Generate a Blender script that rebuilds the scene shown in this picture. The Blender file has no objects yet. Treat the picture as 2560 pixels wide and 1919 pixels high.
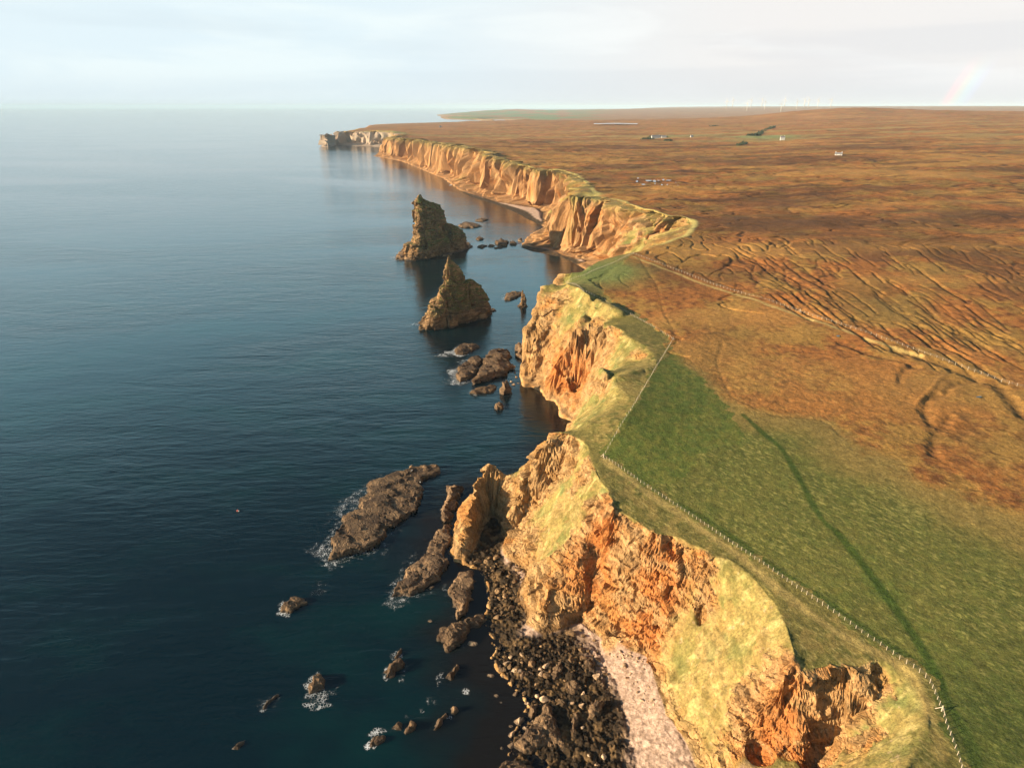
import bpy, bmesh, math, random, time, gc
import numpy as np
from mathutils import Vector, Matrix
T0 = time.time()
rng = np.random.default_rng(7)
random.seed(7)
SC = bpy.context.scene
COL = SC.collection
R_ = math.radians

# ------------------------------------------------------------------ camera
CAM_Z = 170.0
PITCH = R_(22.11)
FPX = 1706.67            # focal length in photograph pixels (24 mm on a 36 mm frame)
cam_d = bpy.data.cameras.new('camera')
cam = bpy.data.objects.new('camera', cam_d); COL.objects.link(cam)
cam.location = (0, 0, CAM_Z)
cam.rotation_euler = (math.pi/2 - PITCH, 0, 0)
cam_d.lens = 24; cam_d.sensor_width = 36
cam_d.clip_start = 1; cam_d.clip_end = 400000
SC.camera = cam

# ------------------------------------------------------------------ light
SUN_EL, SUN_AZ = R_(14.5), R_(-104)        # azimuth from +Y towards +X
sun_dir = Vector((math.sin(SUN_AZ)*math.cos(SUN_EL), math.cos(SUN_AZ)*math.cos(SUN_EL), math.sin(SUN_EL)))
sl = bpy.data.lights.new('sun', 'SUN'); sl.energy = 5.0; sl.angle = R_(0.5); sl.color = (1.0, 0.79, 0.52)
so = bpy.data.objects.new('sun', sl); COL.objects.link(so)
so.rotation_euler = (-sun_dir).to_track_quat('-Z', 'Y').to_euler()
so.location = (-300, -100, 400)

SC.view_settings.view_transform = 'Standard'
SC.view_settings.look = 'None'
SC.view_settings.exposure = 1.28
SC.view_settings.gamma = 1.0
cy = SC.cycles
cy.use_denoising = True
cy.volume_bounces = 2
cy.max_bounces = 5; cy.diffuse_bounces = 2; cy.glossy_bounces = 2; cy.transmission_bounces = 2; cy.transparent_max_bounces = 6
cy.caustics_reflective = False; cy.caustics_refractive = False
cy.sample_clamp_indirect = 4.0

class NT:
    """small helper for node trees"""
    def __init__(s, tree): s.t = tree
    def n(s, typ, **kw):
        nd = s.t.nodes.new(typ)
        ins = kw.pop('ins', {})
        for k, v in kw.items(): setattr(nd, k, v)
        for k, v in ins.items():
            if isinstance(v, bpy.types.NodeSocket): s.t.links.new(v, nd.inputs[k])
            else: nd.inputs[k].default_value = v
        return nd
    def math(s, op, a, b=0.0, c=0.0, clamp=False):
        nd = s.n('ShaderNodeMath', operation=op, use_clamp=clamp)
        for i, v in enumerate((a, b, c)):
            if isinstance(v, bpy.types.NodeSocket): s.t.links.new(v, nd.inputs[i])
            else: nd.inputs[i].default_value = v
        return nd.outputs[0]
    def vmath(s, op, a, b=(0, 0, 0)):
        nd = s.n('ShaderNodeVectorMath', operation=op)
        for i, v in enumerate((a, b)):
            if isinstance(v, bpy.types.NodeSocket): s.t.links.new(v, nd.inputs[i])
            else: nd.inputs[i].default_value = v
        return nd
    def rng(s, v, a, b, c=0.0, d=1.0, smooth=True):
        nd = s.n('ShaderNodeMapRange', interpolation_type='SMOOTHSTEP' if smooth else 'LINEAR')
        s.t.links.new(v, nd.inputs[0])
        for i, k in enumerate((a, b, c, d)): nd.inputs[i+1].default_value = k
        return nd.outputs[0]
    def mix(s, f, a, b, blend='MIX'):
        nd = s.n('ShaderNodeMix', data_type='RGBA', blend_type=blend)
        for k, v in ((0, f), (6, a), (7, b)):
            if isinstance(v, bpy.types.NodeSocket): s.t.links.new(v, nd.inputs[k])
            elif k == 0: nd.inputs[k].default_value = v
            else: nd.inputs[k].default_value = (*v, 1) if len(v) == 3 else v
        return nd.outputs[2]
    def noise(s, vec, scale, detail=4, rough=0.55, dist=0.0):
        nd = s.n('ShaderNodeTexNoise', ins={'Scale': scale, 'Detail': detail, 'Roughness': rough, 'Distortion': dist})
        s.t.links.new(vec, nd.inputs['Vector'])
        return nd.outputs[0]
    def link(s, a, b): s.t.links.new(a, b)

# ------------------------------------------------------------------ sky
world = bpy.data.worlds.new('World'); SC.world = world; world.use_nodes = True
wt = world.node_tree; wt.nodes.clear(); N = NT(wt)
tc = N.n('ShaderNodeTexCoord').outputs['Generated']
sky = N.n('ShaderNodeTexSky', sky_type='NISHITA', sun_disc=False)
sky.sun_elevation = SUN_EL; sky.sun_rotation = SUN_AZ; sky.altitude = 100; sky.dust_density = 1.5; sky.air_density = 1.0
bg1 = N.n('ShaderNodeBackground', ins={'Color': sky.outputs[0], 'Strength': 0.05})
sep = N.n('ShaderNodeSeparateXYZ', ins={0: tc})
X, Y, Z = sep.outputs
stretch = N.vmath('MULTIPLY', tc, (1.6, 1.6, 9.0)).outputs[0]
cl1 = N.noise(stretch, 1.7, 6, 0.55, 0.4)
cl2 = N.noise(N.vmath('MULTIPLY', tc, (1.0, 1.0, 16.0)).outputs[0], 1.3, 5, 0.5, 0.2)
side = N.rng(X, -0.25, 0.35)                                    # clearer air over the sea, cloud over the land
base = N.mix(side, (0.73, 0.85, 0.905), (0.845, 0.825, 0.81))
bright = N.mix(side, (0.80, 0.90, 0.92), (0.90, 0.893, 0.88))
grey = N.mix(side, (0.66, 0.77, 0.83), (0.72, 0.73, 0.75))
c_ = N.mix(N.rng(cl1, 0.46, 0.62), base, bright)
c_ = N.mix(N.math('MULTIPLY', N.rng(cl2, 0.52, 0.66), 0.5), c_, grey)
low = N.rng(Z, 0.0, 0.05, 1.0, 0.0)
c_ = N.mix(N.math('MULTIPLY', low, 0.8), c_, N.mix(side, (0.69, 0.79, 0.84), (0.72, 0.73, 0.75)))
# rainbow: a ring 42 degrees about the antisolar point, showing low down only
anti = N.vmath('DOT_PRODUCT', N.vmath('NORMALIZE', tc).outputs[0], (math.sin(R_(70.5))*math.cos(SUN_EL), math.cos(R_(70.5))*math.cos(SUN_EL), -math.sin(SUN_EL))).outputs['Value']
ang = N.math('MULTIPLY', N.math('ARCCOSINE', anti), 180/math.pi)
ramp = N.n('ShaderNodeValToRGB'); ramp.color_ramp.interpolation = 'EASE'
for i, (p, c) in enumerate([(0, (0, 0, 0)), (0.12, (0.0, 0.01, 0.05)), (0.35, (-0.02, 0.05, 0.05)), (0.55, (0.05, 0.05, 0.0)), (0.74, (0.13, 0.0, -0.05)), (1.0, (0, 0, 0))]):
    e = ramp.color_ramp.elements[i] if i < 2 else ramp.color_ramp.elements.new(p)
    e.position = p; e.color = (*c, 1)
N.link(N.rng(ang, 41.0, 42.7, 0, 1, False), ramp.inputs[0])
rb = N.vmath('SCALE', ramp.outputs[0]); N.link(N.rng(Z, 0.018, 0.058, 1.7, 0.0), rb.inputs['Scale'])
c_ = N.vmath('ADD', c_, rb.outputs[0]).outputs[0]
c_ = N.mix(N.rng(Z, 0.115, 0.20), c_, (0.52, 0.92, 1.08))
c_ = N.mix(N.rng(Z, 0.30, 0.54), c_, (0.05, 0.14, 0.22))
bg2 = N.n('ShaderNodeBackground', ins={'Color': c_, 'Strength': 0.45})
mixs = N.n('ShaderNodeMixShader')
N.link(N.rng(Z, 0.32, 0.56, 1.0, 0.05), mixs.inputs[0])
N.link(bg1.outputs[0], mixs.inputs[1]); N.link(bg2.outputs[0], mixs.inputs[2])
wo = N.n('ShaderNodeOutputWorld'); N.link(mixs.outputs[0], wo.inputs[0])

# ------------------------------------------------------------------ helpers
CROP = {'c1': (700, 200, 2.011), 'c2': (900, 440, 3.948), 'c3': (1060, 620, 3.129), 'c4': (780, 1080, 2.764),
        'c5': (880, 1450, 2.765), 'c6': (1450, 1250, 1.993), 'c7': (1460, 540, 2.011), 'c8': (1700, 180, 2.572),
        'd1': (1800, 235, 7.373), 'd2': (1450, 260, 4.022), 'd3': (520, 1200, 11.055), 'd4': (560, 1420, 3.322),
        'd5': (1040, 1620, 4.424), 'd6': (1500, 600, 5.528), 'd8': (2100, 850, 3.685), 'e1': (1880, 1500, 3.253),
        'e2': (700, 250, 3.687), 'e3': (1080, 850, 7.896), 'e4': (1380, 1200, 5.528), 's': (0, 0, 1.0)}
cp, sp = math.cos(PITCH), math.sin(PITCH)
def ray(c, x, y):
    x0, y0, k = CROP[c]
    u, v = x0 + x/k, y0 + y/k
    a, b = (u - 1280)/FPX, (959.5 - v)/FPX
    return (a, cp + b*sp, -sp + b*cp)
def at(c, x, y, z=0.0):
    """surveyed point: where the sight line of a photo point meets height z"""
    d = ray(c, x, y)
    t = (z - CAM_Z)/d[2]
    return (d[0]*t, d[1]*t, z)
def line(c, pts, z=None):
    out = []; last = z
    for p in pts:
        if c == 'w': out.append(p); continue
        if len(p) > 2: last = p[2]
        out.append(at(c, p[0], p[1], last))
    return out

_P = np.arange(256); np.random.default_rng(3).shuffle(_P); _P = np.concatenate([_P, _P, _P]).astype(np.int32)
_ga = np.random.default_rng(5).uniform(0, 2*np.pi, 256)
_G2 = np.stack([np.cos(_ga), np.sin(_ga)], 1).astype(np.float32)
_g3 = np.random.default_rng(6).normal(size=(256, 3)); _G3 = (_g3/np.linalg.norm(_g3, axis=1)[:, None]).astype(np.float32)
def pn2(x, y):
    xi = np.floor(x).astype(np.int32); yi = np.floor(y).astype(np.int32)
    xf = (x - xi).astype(np.float32); yf = (y - yi).astype(np.float32)
    xi &= 255; yi &= 255
    u = xf*xf*xf*(xf*(xf*6-15)+10); v = yf*yf*yf*(yf*(yf*6-15)+10)
    def g(i, j):
        h = _G2[_P[_P[xi+i] + yi + j]]
        return h[..., 0]*(xf-i) + h[..., 1]*(yf-j)
    a = g(0, 0); b = g(1, 0); c = g(0, 1); d = g(1, 1)
    return 1.5*((a + u*(b-a))*(1-v) + (c + u*(d-c))*v)
def pn3(x, y, z):
    xi = np.floor(x).astype(np.int32); yi = np.floor(y).astype(np.int32); zi = np.floor(z).astype(np.int32)
    xf = (x - xi).astype(np.float32); yf = (y - yi).astype(np.float32); zf = (z - zi).astype(np.float32)
    xi &= 255; yi &= 255; zi &= 255
    u = xf*xf*xf*(xf*(xf*6-15)+10); v = yf*yf*yf*(yf*(yf*6-15)+10); w = zf*zf*zf*(zf*(zf*6-15)+10)
    def g(i, j, k):
        h = _G3[_P[_P[_P[xi+i] + yi + j] + zi + k]]
        return h[..., 0]*(xf-i) + h[..., 1]*(yf-j) + h[..., 2]*(zf-k)
    def lo(k):
        a = g(0, 0, k); b = g(1, 0, k); c = g(0, 1, k); d = g(1, 1, k)
        return (a + u*(b-a))*(1-v) + (c + u*(d-c))*v
    l0 = lo(0); l1 = lo(1)
    return 1.5*(l0 + w*(l1-l0))
def cells(x, y, z, jit=0.9):
    """3-D cell noise: a random value per cell and the distance to the cell's edge"""
    xi = np.floor(x).astype(np.int32); yi = np.floor(y).astype(np.int32); zi = np.floor(z).astype(np.int32)
    xf = (x-xi).astype(np.float32); yf = (y-yi).astype(np.float32); zf = (z-zi).astype(np.float32)
    f1 = np.full(x.shape, 9.0, np.float32); f2 = f1.copy(); idv = np.zeros(x.shape, np.float32)
    R3 = (_g3*0.22).astype(np.float32)
    for i in (-1, 0, 1):
        for j in (-1, 0, 1):
            for k in (-1, 0, 1):
                h = _P[_P[_P[(xi+i) & 255] + ((yi+j) & 255)] + ((zi+k) & 255)]
                d = (i+0.5+jit*R3[h, 0]-xf)**2 + (j+0.5+jit*R3[h, 1]-yf)**2 + (k+0.5+jit*R3[h, 2]-zf)**2
                m = d < f1
                f2 = np.where(m, f1, np.minimum(f2, d)); idv = np.where(m, h, idv); f1 = np.where(m, d, f1)
    return ((idv*73.13) % 256)/127.5 - 1, np.sqrt(f2)-np.sqrt(f1)
def sstep(a, b, x):
    t = np.clip((x-a)/(b-a), 0, 1); t = t.astype(np.float32) if isinstance(t, np.ndarray) else t
    return t*t*(3-2*t)
def fbm2(x, y, lam, octs=4, gain=0.5, cell=None, off=0.0):
    s = 0; a = 1.0; tot = 0
    for o in range(octs):
        w = 1.0 if cell is None else np.clip(lam/(cell*2.2) - 0.5, 0, 1)
        s = s + a*w*pn2(x/lam + 17.3*o + off, y/lam - 9.1*o + off*1.7)
        tot += a; a *= gain; lam *= 0.48
    return (s/tot*1.4).astype(np.float32)
def fbm3(x, y, z, lam, octs=4, gain=0.5, cell=None, off=0.0):
    s = 0; a = 1.0; tot = 0
    for o in range(octs):
        w = 1.0 if cell is None else np.clip(lam/(cell*2.2) - 0.5, 0, 1)
        s = s + a*w*pn3(x/lam + 17.3*o + off, y/lam - 9.1*o + off*1.7, z/lam + 3.7*o)
        tot += a; a *= gain; lam *= 0.48
    return (s/tot*1.4).astype(np.float32)
def in_poly(px, py, poly):
    poly = np.asarray(poly)[:, :2]
    ins = np.zeros(px.shape, bool)
    x1, y1 = poly[-1]
    for x2, y2 in poly:
        if y1 != y2:
            c = (y1 > py) != (y2 > py)
            ins ^= c & (px < (x2-x1)*(py-y1)/(y2-y1) + x1)
        x1, y1 = x2, y2
    return ins
def pl_dist(px, py, pts, maxd):
    """distance to a polyline (maxd where farther), and position along it"""
    out = np.full(px.shape, maxd, np.float32)
    pts = np.asarray(pts)[:, :2]
    for (x1, y1), (x2, y2) in zip(pts[:-1], pts[1:]):
        m = (px > min(x1, x2)-maxd) & (px < max(x1, x2)+maxd) & (py > min(y1, y2)-maxd) & (py < max(y1, y2)+maxd)
        if not m.any(): continue
        qx, qy = px[m], py[m]
        dx, dy = x2-x1, y2-y1
        t = np.clip(((qx-x1)*dx + (qy-y1)*dy)/(dx*dx+dy*dy+1e-9), 0, 1)
        d = np.hypot(qx-x1-t*dx, qy-y1-t*dy)
        out[m] = np.minimum(out[m], d)
    return out
def smooth_pl(pts, n=6):
    """Catmull-Rom through a polyline"""
    p = [Vector(q) for q in pts]
    if len(p) < 3: return [tuple(q) for q in p]
    p = [p[0]*2-p[1]] + p + [p[-1]*2-p[-2]]
    out = []
    for i in range(1, len(p)-2):
        for k in range(n):
            t = k/n
            out.append(tuple(0.5*((2*p[i]) + (p[i+1]-p[i-1])*t + (2*p[i-1]-5*p[i]+4*p[i+1]-p[i+2])*t*t + (3*p[i]-p[i-1]-3*p[i+1]+p[i+2])*t**3)))
    out.append(tuple(p[-2]))
    return out

def grid_mesh(name, V, F, colors=None, mat=None, smooth=True):
    me = bpy.data.meshes.new(name)
    me.vertices.add(len(V)); me.vertices.foreach_set('co', np.ascontiguousarray(V, np.float32).ravel())
    k = F.shape[1]
    me.loops.add(F.size); me.loops.foreach_set('vertex_index', np.ascontiguousarray(F, np.int32).ravel())
    me.polygons.add(len(F)); me.polygons.foreach_set('loop_start', np.arange(0, F.size, k, dtype=np.int32))
    me.polygons.foreach_set('use_smooth', np.full(len(F), smooth, bool))
    me.update(calc_edges=True)
    for nm, c in (colors or {}).items():
        a = me.color_attributes.new(nm, 'FLOAT_COLOR', 'POINT')
        cc = np.ones((len(V), 4), np.float32); cc[:, :c.shape[1]] = c
        a.data.foreach_set('color', cc.ravel())
    if mat: me.materials.append(mat)
    return me
def link(name, me, parent=None, label=None, cat=None, group=None, kind=None, loc=None):
    o = bpy.data.objects.new(name, me); COL.objects.link(o)
    if parent: o.parent = parent
    if label: o['label'] = label
    if cat: o['category'] = cat
    if group: o['group'] = group
    if kind: o['kind'] = kind
    if loc is not None: o.location = loc
    return o
def thing(name, label, cat, loc, group=None, rz=0.0):
    o = link(name, None, None, label, cat, group, None, loc); o.rotation_euler = (0, 0, rz); o.empty_display_size = 0.5
    return o
def bm_mesh(name, bm, mat, smooth=False):
    me = bpy.data.meshes.new(name); bm.to_mesh(me); bm.free()
    me.materials.append(mat)
    if smooth: me.polygons.foreach_set('use_smooth', np.ones(len(me.polygons), bool))
    return me
def add_box(bm, x0, x1, y0, y1, z0, z1):
    v = [bm.verts.new(p) for p in ((x0,y0,z0),(x1,y0,z0),(x1,y1,z0),(x0,y1,z0),(x0,y0,z1),(x1,y0,z1),(x1,y1,z1),(x0,y1,z1))]
    for f in ((0,3,2,1),(4,5,6,7),(0,1,5,4),(1,2,6,5),(2,3,7,6),(3,0,4,7)): bm.faces.new([v[i] for i in f])
    return v
def add_tube(bm, a, b, ra, rb, n=8, cap=True):
    a, b = Vector(a), Vector(b); d = (b-a).normalized()
    u = d.orthogonal().normalized(); w = d.cross(u)
    r0 = [bm.verts.new(a + (u*math.cos(t)+w*math.sin(t))*ra) for t in [2*math.pi*i/n for i in range(n)]]
    r1 = [bm.verts.new(b + (u*math.cos(t)+w*math.sin(t))*rb) for t in [2*math.pi*i/n for i in range(n)]]
    for i in range(n): bm.faces.new((r0[i], r0[(i+1)%n], r1[(i+1)%n], r1[i]))
    if cap: bm.faces.new(r0[::-1]); bm.faces.new(r1)

# ------------------------------------------------------------------ materials
def new_mat(name):
    m = bpy.data.materials.new(name); m.use_nodes = True; m.node_tree.nodes.clear()
    return m, NT(m.node_tree)
def finish(N_, bsdf):
    o = N_.n('ShaderNodeOutputMaterial'); N_.link(bsdf.outputs[0], o.inputs['Surface'])

def terrain_material():
    m, n = new_mat('terrain')
    pos = n.n('ShaderNodeNewGeometry').outputs['Position']
    col = n.n('ShaderNodeVertexColor', layer_name='Col')
    msk = n.n('ShaderNodeVertexColor', layer_name='Msk')           # r: bare rock
    ms = n.n('ShaderNodeSeparateColor', ins={0: msk.outputs[0]})
    f1 = n.noise(pos, 1.3, 5, 0.65)
    f2 = n.noise(pos, 0.35, 4, 0.6)
    k = n.math('MULTIPLY', n.rng(f1, 0.25, 0.75, 0.55, 1.45, False), n.rng(f2, 0.3, 0.7, 0.86, 1.14, False))
    c = n.vmath('SCALE', col.outputs[0]); n.link(k, c.inputs['Scale'])
    stra = n.noise(n.vmath('MULTIPLY', pos, (0.35, 0.35, 2.6)).outputs[0], 0.9, 5, 0.65, 0.3)
    vor = n.n('ShaderNodeTexVoronoi', feature='DISTANCE_TO_EDGE', ins={'Vector': n.vmath('MULTIPLY', pos, (0.55, 0.55, 1.0)).outputs[0], 'Scale': 0.9, 'Randomness': 1.0}).outputs[0]
    h_rock = n.math('ADD', n.math('MULTIPLY', stra, 1.2), n.math('MULTIPLY', n.math('MULTIPLY', n.rng(vor, 0.0, 0.12), 0.3), n.math('SUBTRACT', 1.0, ms.outputs[2])))
    h_grass = n.math('ADD', n.math('MULTIPLY', n.noise(pos, 2.2, 4, 0.7), 0.5), n.math('MULTIPLY', n.noise(pos, 0.6, 3, 0.6), 0.5))
    hm = n.n('ShaderNodeMix', data_type='FLOAT')
    n.link(ms.outputs[0], hm.inputs[0]); n.link(h_grass, hm.inputs[2]); n.link(h_rock, hm.inputs[3])
    b = n.n('ShaderNodeBump', ins={'Strength': 0.75, 'Distance': 0.9, 'Height': hm.outputs[0]})
    p = n.n('ShaderNodeBsdfPrincipled', ins={'Base Color': c.outputs[0], 'Roughness': 0.92, 'Normal': b.outputs[0]})
    p.inputs['Specular IOR Level'].default_value = 0.12
    finish(n, p); return m

def rock_material(name, dark, mid, pale, green=0.0, wet=2.0):
    m, n = new_mat(name)
    geo = n.n('ShaderNodeNewGeometry'); pos = geo.outputs['Position']
    nz = n.n('ShaderNodeSeparateXYZ', ins={0: geo.outputs['True Normal']}).outputs[2]
    pz = n.n('ShaderNodeSeparateXYZ', ins={0: pos}).outputs[2]
    oi = n.n('ShaderNodeObjectInfo').outputs['Random']
    a = n.noise(pos, 0.10, 6, 0.62)
    s = n.noise(n.vmath('MULTIPLY', pos, (0.25, 0.25, 2.2)).outputs[0], 0.55, 5, 0.6, 0.4)
    f = n.noise(pos, 1.1, 5, 0.65)
    c = n.mix(n.rng(a, 0.4, 0.62), dark, mid)
    c = n.mix(n.math('MULTIPLY', n.rng(s, 0.5, 0.66), 0.75), c, pale)
    if green:
        g = n.math('MULTIPLY', n.rng(nz, 0.22, 0.55), n.rng(n.math('ADD', n.noise(pos, 0.05, 4), n.math('MULTIPLY', n.n('ShaderNodeSeparateXYZ', ins={0: geo.outputs['True Normal']}).outputs[0], 0.45)), 0.40, 0.54))
        g = n.math('MULTIPLY', g, n.rng(pz, 8.0, 16.0, 0.0, green))
        c = n.mix(g, c, n.mix(n.rng(f, 0.4, 0.6), (0.045, 0.06, 0.014), (0.13, 0.13, 0.03)))
    c = n.mix(n.rng(pz, 0.1, wet, 0.8, 0.0), c, (0.032, 0.023, 0.015))
    k = n.math('MULTIPLY', n.rng(f, 0.25, 0.75, 0.6, 1.4, False), n.rng(oi, 0, 1, 0.72, 1.22, False))
    cs = n.vmath('SCALE', c); n.link(k, cs.inputs['Scale'])
    vor = n.n('ShaderNodeTexVoronoi', feature='DISTANCE_TO_EDGE', ins={'Vector': n.vmath('MULTIPLY', pos, (0.5, 0.5, 1.0)).outputs[0], 'Scale': 0.8}).outputs[0]
    h = n.math('ADD', n.math('ADD', n.math('MULTIPLY', s, 1.0), n.math('MULTIPLY', f, 0.45)), n.math('MULTIPLY', n.rng(vor, 0, 0.1), 0.3))
    b = n.n('ShaderNodeBump', ins={'Strength': 0.8, 'Distance': 0.7, 'Height': h})
    p = n.n('ShaderNodeBsdfPrincipled', ins={'Base Color': cs.outputs[0], 'Normal': b.outputs[0]})
    n.link(n.rng(pz, 0.2, wet, 0.35, 0.9), p.inputs['Roughness'])
    p.inputs['Specular IOR Level'].default_value = 0.25
    finish(n, p); return m

def plain_material(name, color, rough=0.7, var=0.25, scale=3.0):
    m, n = new_mat(name)
    pos = n.n('ShaderNodeTexCoord').outputs['Object']
    f = n.noise(pos, scale, 4, 0.6)
    c = n.vmath('SCALE', color); n.link(n.rng(f, 0.3, 0.7, 1-var, 1+var, False), c.inputs['Scale'])
    p = n.n('ShaderNodeBsdfPrincipled', ins={'Base Color': c.outputs[0], 'Roughness': rough})
    finish(n, p); return m

def water_material():
    m, n = new_mat('sea_water')
    pos = n.n('ShaderNodeNewGeometry').outputs['Position']
    sh = n.n('ShaderNodeSeparateColor', ins={0: n.n('ShaderNodeVertexColor', layer_name='Shore').outputs[0]})
    def rot(ang, sx, sy):
        mp = n.n('ShaderNodeMapping', ins={'Vector': pos, 'Rotation': (0, 0, ang), 'Scale': (sx, sy, 1)})
        return mp.outputs[0]
    w1 = n.noise(rot(R_(-28), 0.09, 0.30), 1.0, 5, 0.62, 0.5)
    w2 = n.noise(rot(R_(-14), 0.022, 0.055), 1.0, 4, 0.55, 0.4)
    w3 = n.noise(rot(R_(22), 0.4, 0.8), 1.0, 3, 0.6)
    patch = n.noise(rot(R_(8), 0.0016, 0.0042), 1.0, 5, 0.6, 0.8)
    h = n.math('ADD', n.math('ADD', n.math('MULTIPLY', w1, 1.3), n.math('MULTIPLY', w2, 2.6)), n.math('MULTIPLY', w3, 0.22))
    calm = n.rng(sh.outputs[0], 0.0, 1.0, 1.0, 0.45)
    st = n.math('MULTIPLY', n.rng(patch, 0.35, 0.65, 0.12, 0.33), calm)
    b = n.n('ShaderNodeBump', ins={'Distance': 1.0, 'Height': h}); n.link(st, b.inputs['Strength'])
    deep = n.mix(n.rng(n.noise(rot(0.3, 0.012, 0.02), 1.0, 4, 0.6), 0.45, 0.68), (0.0012, 0.0105, 0.017), (0.0012, 0.020, 0.023))
    c = n.mix(n.math('MULTIPLY', sh.outputs[0], 0.9), deep, (0.010, 0.0075, 0.006))
    p = n.n('ShaderNodeBsdfPrincipled', ins={'Base Color': c, 'Normal': b.outputs[0], 'IOR': 1.333, 'Roughness': 0.10})
    p.inputs['Specular Tint'].default_value = (0.62, 0.90, 1.0, 1)
    finish(n, p); return m

def foam_material():
    m, n = new_mat('sea_foam')
    pos = n.n('ShaderNodeNewGeometry').outputs['Position']
    a = n.n('ShaderNodeSeparateColor', ins={0: n.n('ShaderNodeVertexColor', layer_name='Amt').outputs[0]}).outputs[0]
    wv = n.vmath('ADD', pos, n.vmath('SCALE', n.n('ShaderNodeTexNoise', ins={'Vector': pos, 'Scale': 0.25, 'Detail': 3}).outputs[1]).outputs[0]).outputs[0]
    v = n.n('ShaderNodeTexVoronoi', feature='DISTANCE_TO_EDGE', ins={'Vector': wv, 'Scale': 1.1}).outputs[0]
    lace = n.rng(v, 0.0, 0.22, 1.0, 0.0)
    f = n.noise(wv, 0.45, 5, 0.68)
    k = n.math('ADD', n.math('MULTIPLY', lace, 0.26), n.math('MULTIPLY', f, 1.15))
    thr = n.math('SUBTRACT', 1.22, n.math('MULTIPLY', a, 0.86))
    al = n.math('MULTIPLY', n.math('SUBTRACT', k, thr), 2.6, clamp=True)
    d = n.n('ShaderNodeBsdfDiffuse', ins={'Color': (0.72, 0.76, 0.80, 1)})
    t = n.n('ShaderNodeBsdfTransparent')
    mx = n.n('ShaderNodeMixShader'); n.link(al, mx.inputs[0]); n.link(t.outputs[0], mx.inputs[1]); n.link(d.outputs[0], mx.inputs[2])
    finish(n, mx); return m

M_TERR = terrain_material()
M_STACK = rock_material('stack_rock', (0.105, 0.064, 0.034), (0.27, 0.160, 0.075), (0.42, 0.265, 0.13), green=0.95, wet=3.0)
M_SKERRY = rock_material('skerry_rock', (0.08, 0.05, 0.031), (0.185, 0.118, 0.067), (0.33, 0.21, 0.115), wet=1.2)
M_BOULD = rock_material('boulder_rock', (0.09, 0.056, 0.03), (0.25, 0.152, 0.076), (0.38, 0.245, 0.13), wet=1.0)
M_PALE = rock_material('pale_boulder_rock', (0.42, 0.28, 0.17), (0.55, 0.39, 0.25), (0.62, 0.47, 0.33), wet=0.8)
M_WATER = water_material()
M_FOAM = foam_material()
M_POST = plain_material('weathered_post', (0.46, 0.38, 0.28), 0.85)
M_WIRE = plain_material('fence_wire', (0.25, 0.23, 0.21), 0.5)
M_WHITE = plain_material('white_paint', (0.5, 0.5, 0.49), 0.5, 0.05)
M_WALL = plain_material('house_wall', (0.42, 0.41, 0.39), 0.7, 0.1)
M_ROOF = plain_material('slate_roof', (0.16, 0.15, 0.16), 0.8)
M_PANE = plain_material('window_pane', (0.03, 0.035, 0.04), 0.1, 0.1)
M_DOOR = plain_material('painted_door', (0.12, 0.08, 0.06), 0.6)

# ------------------------------------------------------------------ survey lines of the coast (height in metres)
# waterline, from the near beach to the far headlands
SHORE = [
 ('w', [(-8, 20, 0), (-6, 60, 0), (-2, 92, 0)]),
 ('d5', [(900, 1400), (930, 1323), (1000, 1190), (1060, 1090), (1010, 1000), (1080, 900), (1180, 740), (1230, 640), (1180, 540), (1040, 440), (980, 340), (860, 200), (820, 100), (880, 0)]),
 ('c4', [(1210, 1400), (1180, 1320), (1210, 1200), (1200, 1060), (1150, 960), (1060, 930), (985, 895), (950, 840), (968, 720), (1000, 600), (1060, 500), (1140, 440), (1240, 430), (1340, 440), (1420, 420), (1500, 370), (1590, 290), (1650, 200), (1690, 130)]),
 ('c3', [(1130, 1600), (1200, 1530), (1250, 1440), (1215, 1400), (1165, 1360), (1110, 1340), (1040, 1312), (1060, 1262), (1020, 1195), (950, 1190), (940, 1132), (870, 1102), (835, 1085), (790, 1122), (765, 1080), (765, 960), (775, 850), (800, 720), (880, 600), (960, 480), (1060, 380), (1130, 300), (1230, 270)]),
 ('c1', [(1530, 985), (1545, 958), (1500, 932), (1400, 888), (1260, 862), (1205, 842), (1235, 800), (1265, 770), (1330, 740), (1275, 715), (1240, 700), (1180, 665), (1090, 628), (1000, 600), (950, 585), (890, 545), (825, 493), (770, 472), (700, 442), (620, 408), (560, 397), (490, 384)]),
 ('e2', [(860, 521), (900, 505), (975, 480), (1050, 460), (1000, 440), (940, 432), (880, 430), (760, 425), (640, 424), (540, 414), (430, 406), (385, 390), (440, 370), (520, 345), (640, 310), (760, 275), (812, 256), (815, 246), (1000, 238), (1300, 228), (1700, 214), (2050, 200), (2080, 190), (2060, 184), (1950, 181), (1700, 183), (1530, 179), (1478, 163), (1450, 138), (1600, 126), (1750, 116), (1950, 106)]),
]
shore = []
for c, p in SHORE: shore += line(c, p, 0.0)
land_poly = [(q[0], q[1]) for q in shore] + [(0, 31000), (31000*math.sin(0.25), 31000), (60000, 31000), (60000, -100), (-8, -100)]

CONTROL = []      # ridges, brows, gully floors and cliff feet
def L(c, pts, z=None, f=1.0):
    h = [p[2] for p in pts if len(p) > 2][0]; q = []
    for p in pts:
        h = p[2] if len(p) > 2 else h
        q.append((p[0], p[1], h*f))
    CONTROL.append(line(c, q, z))
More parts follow.
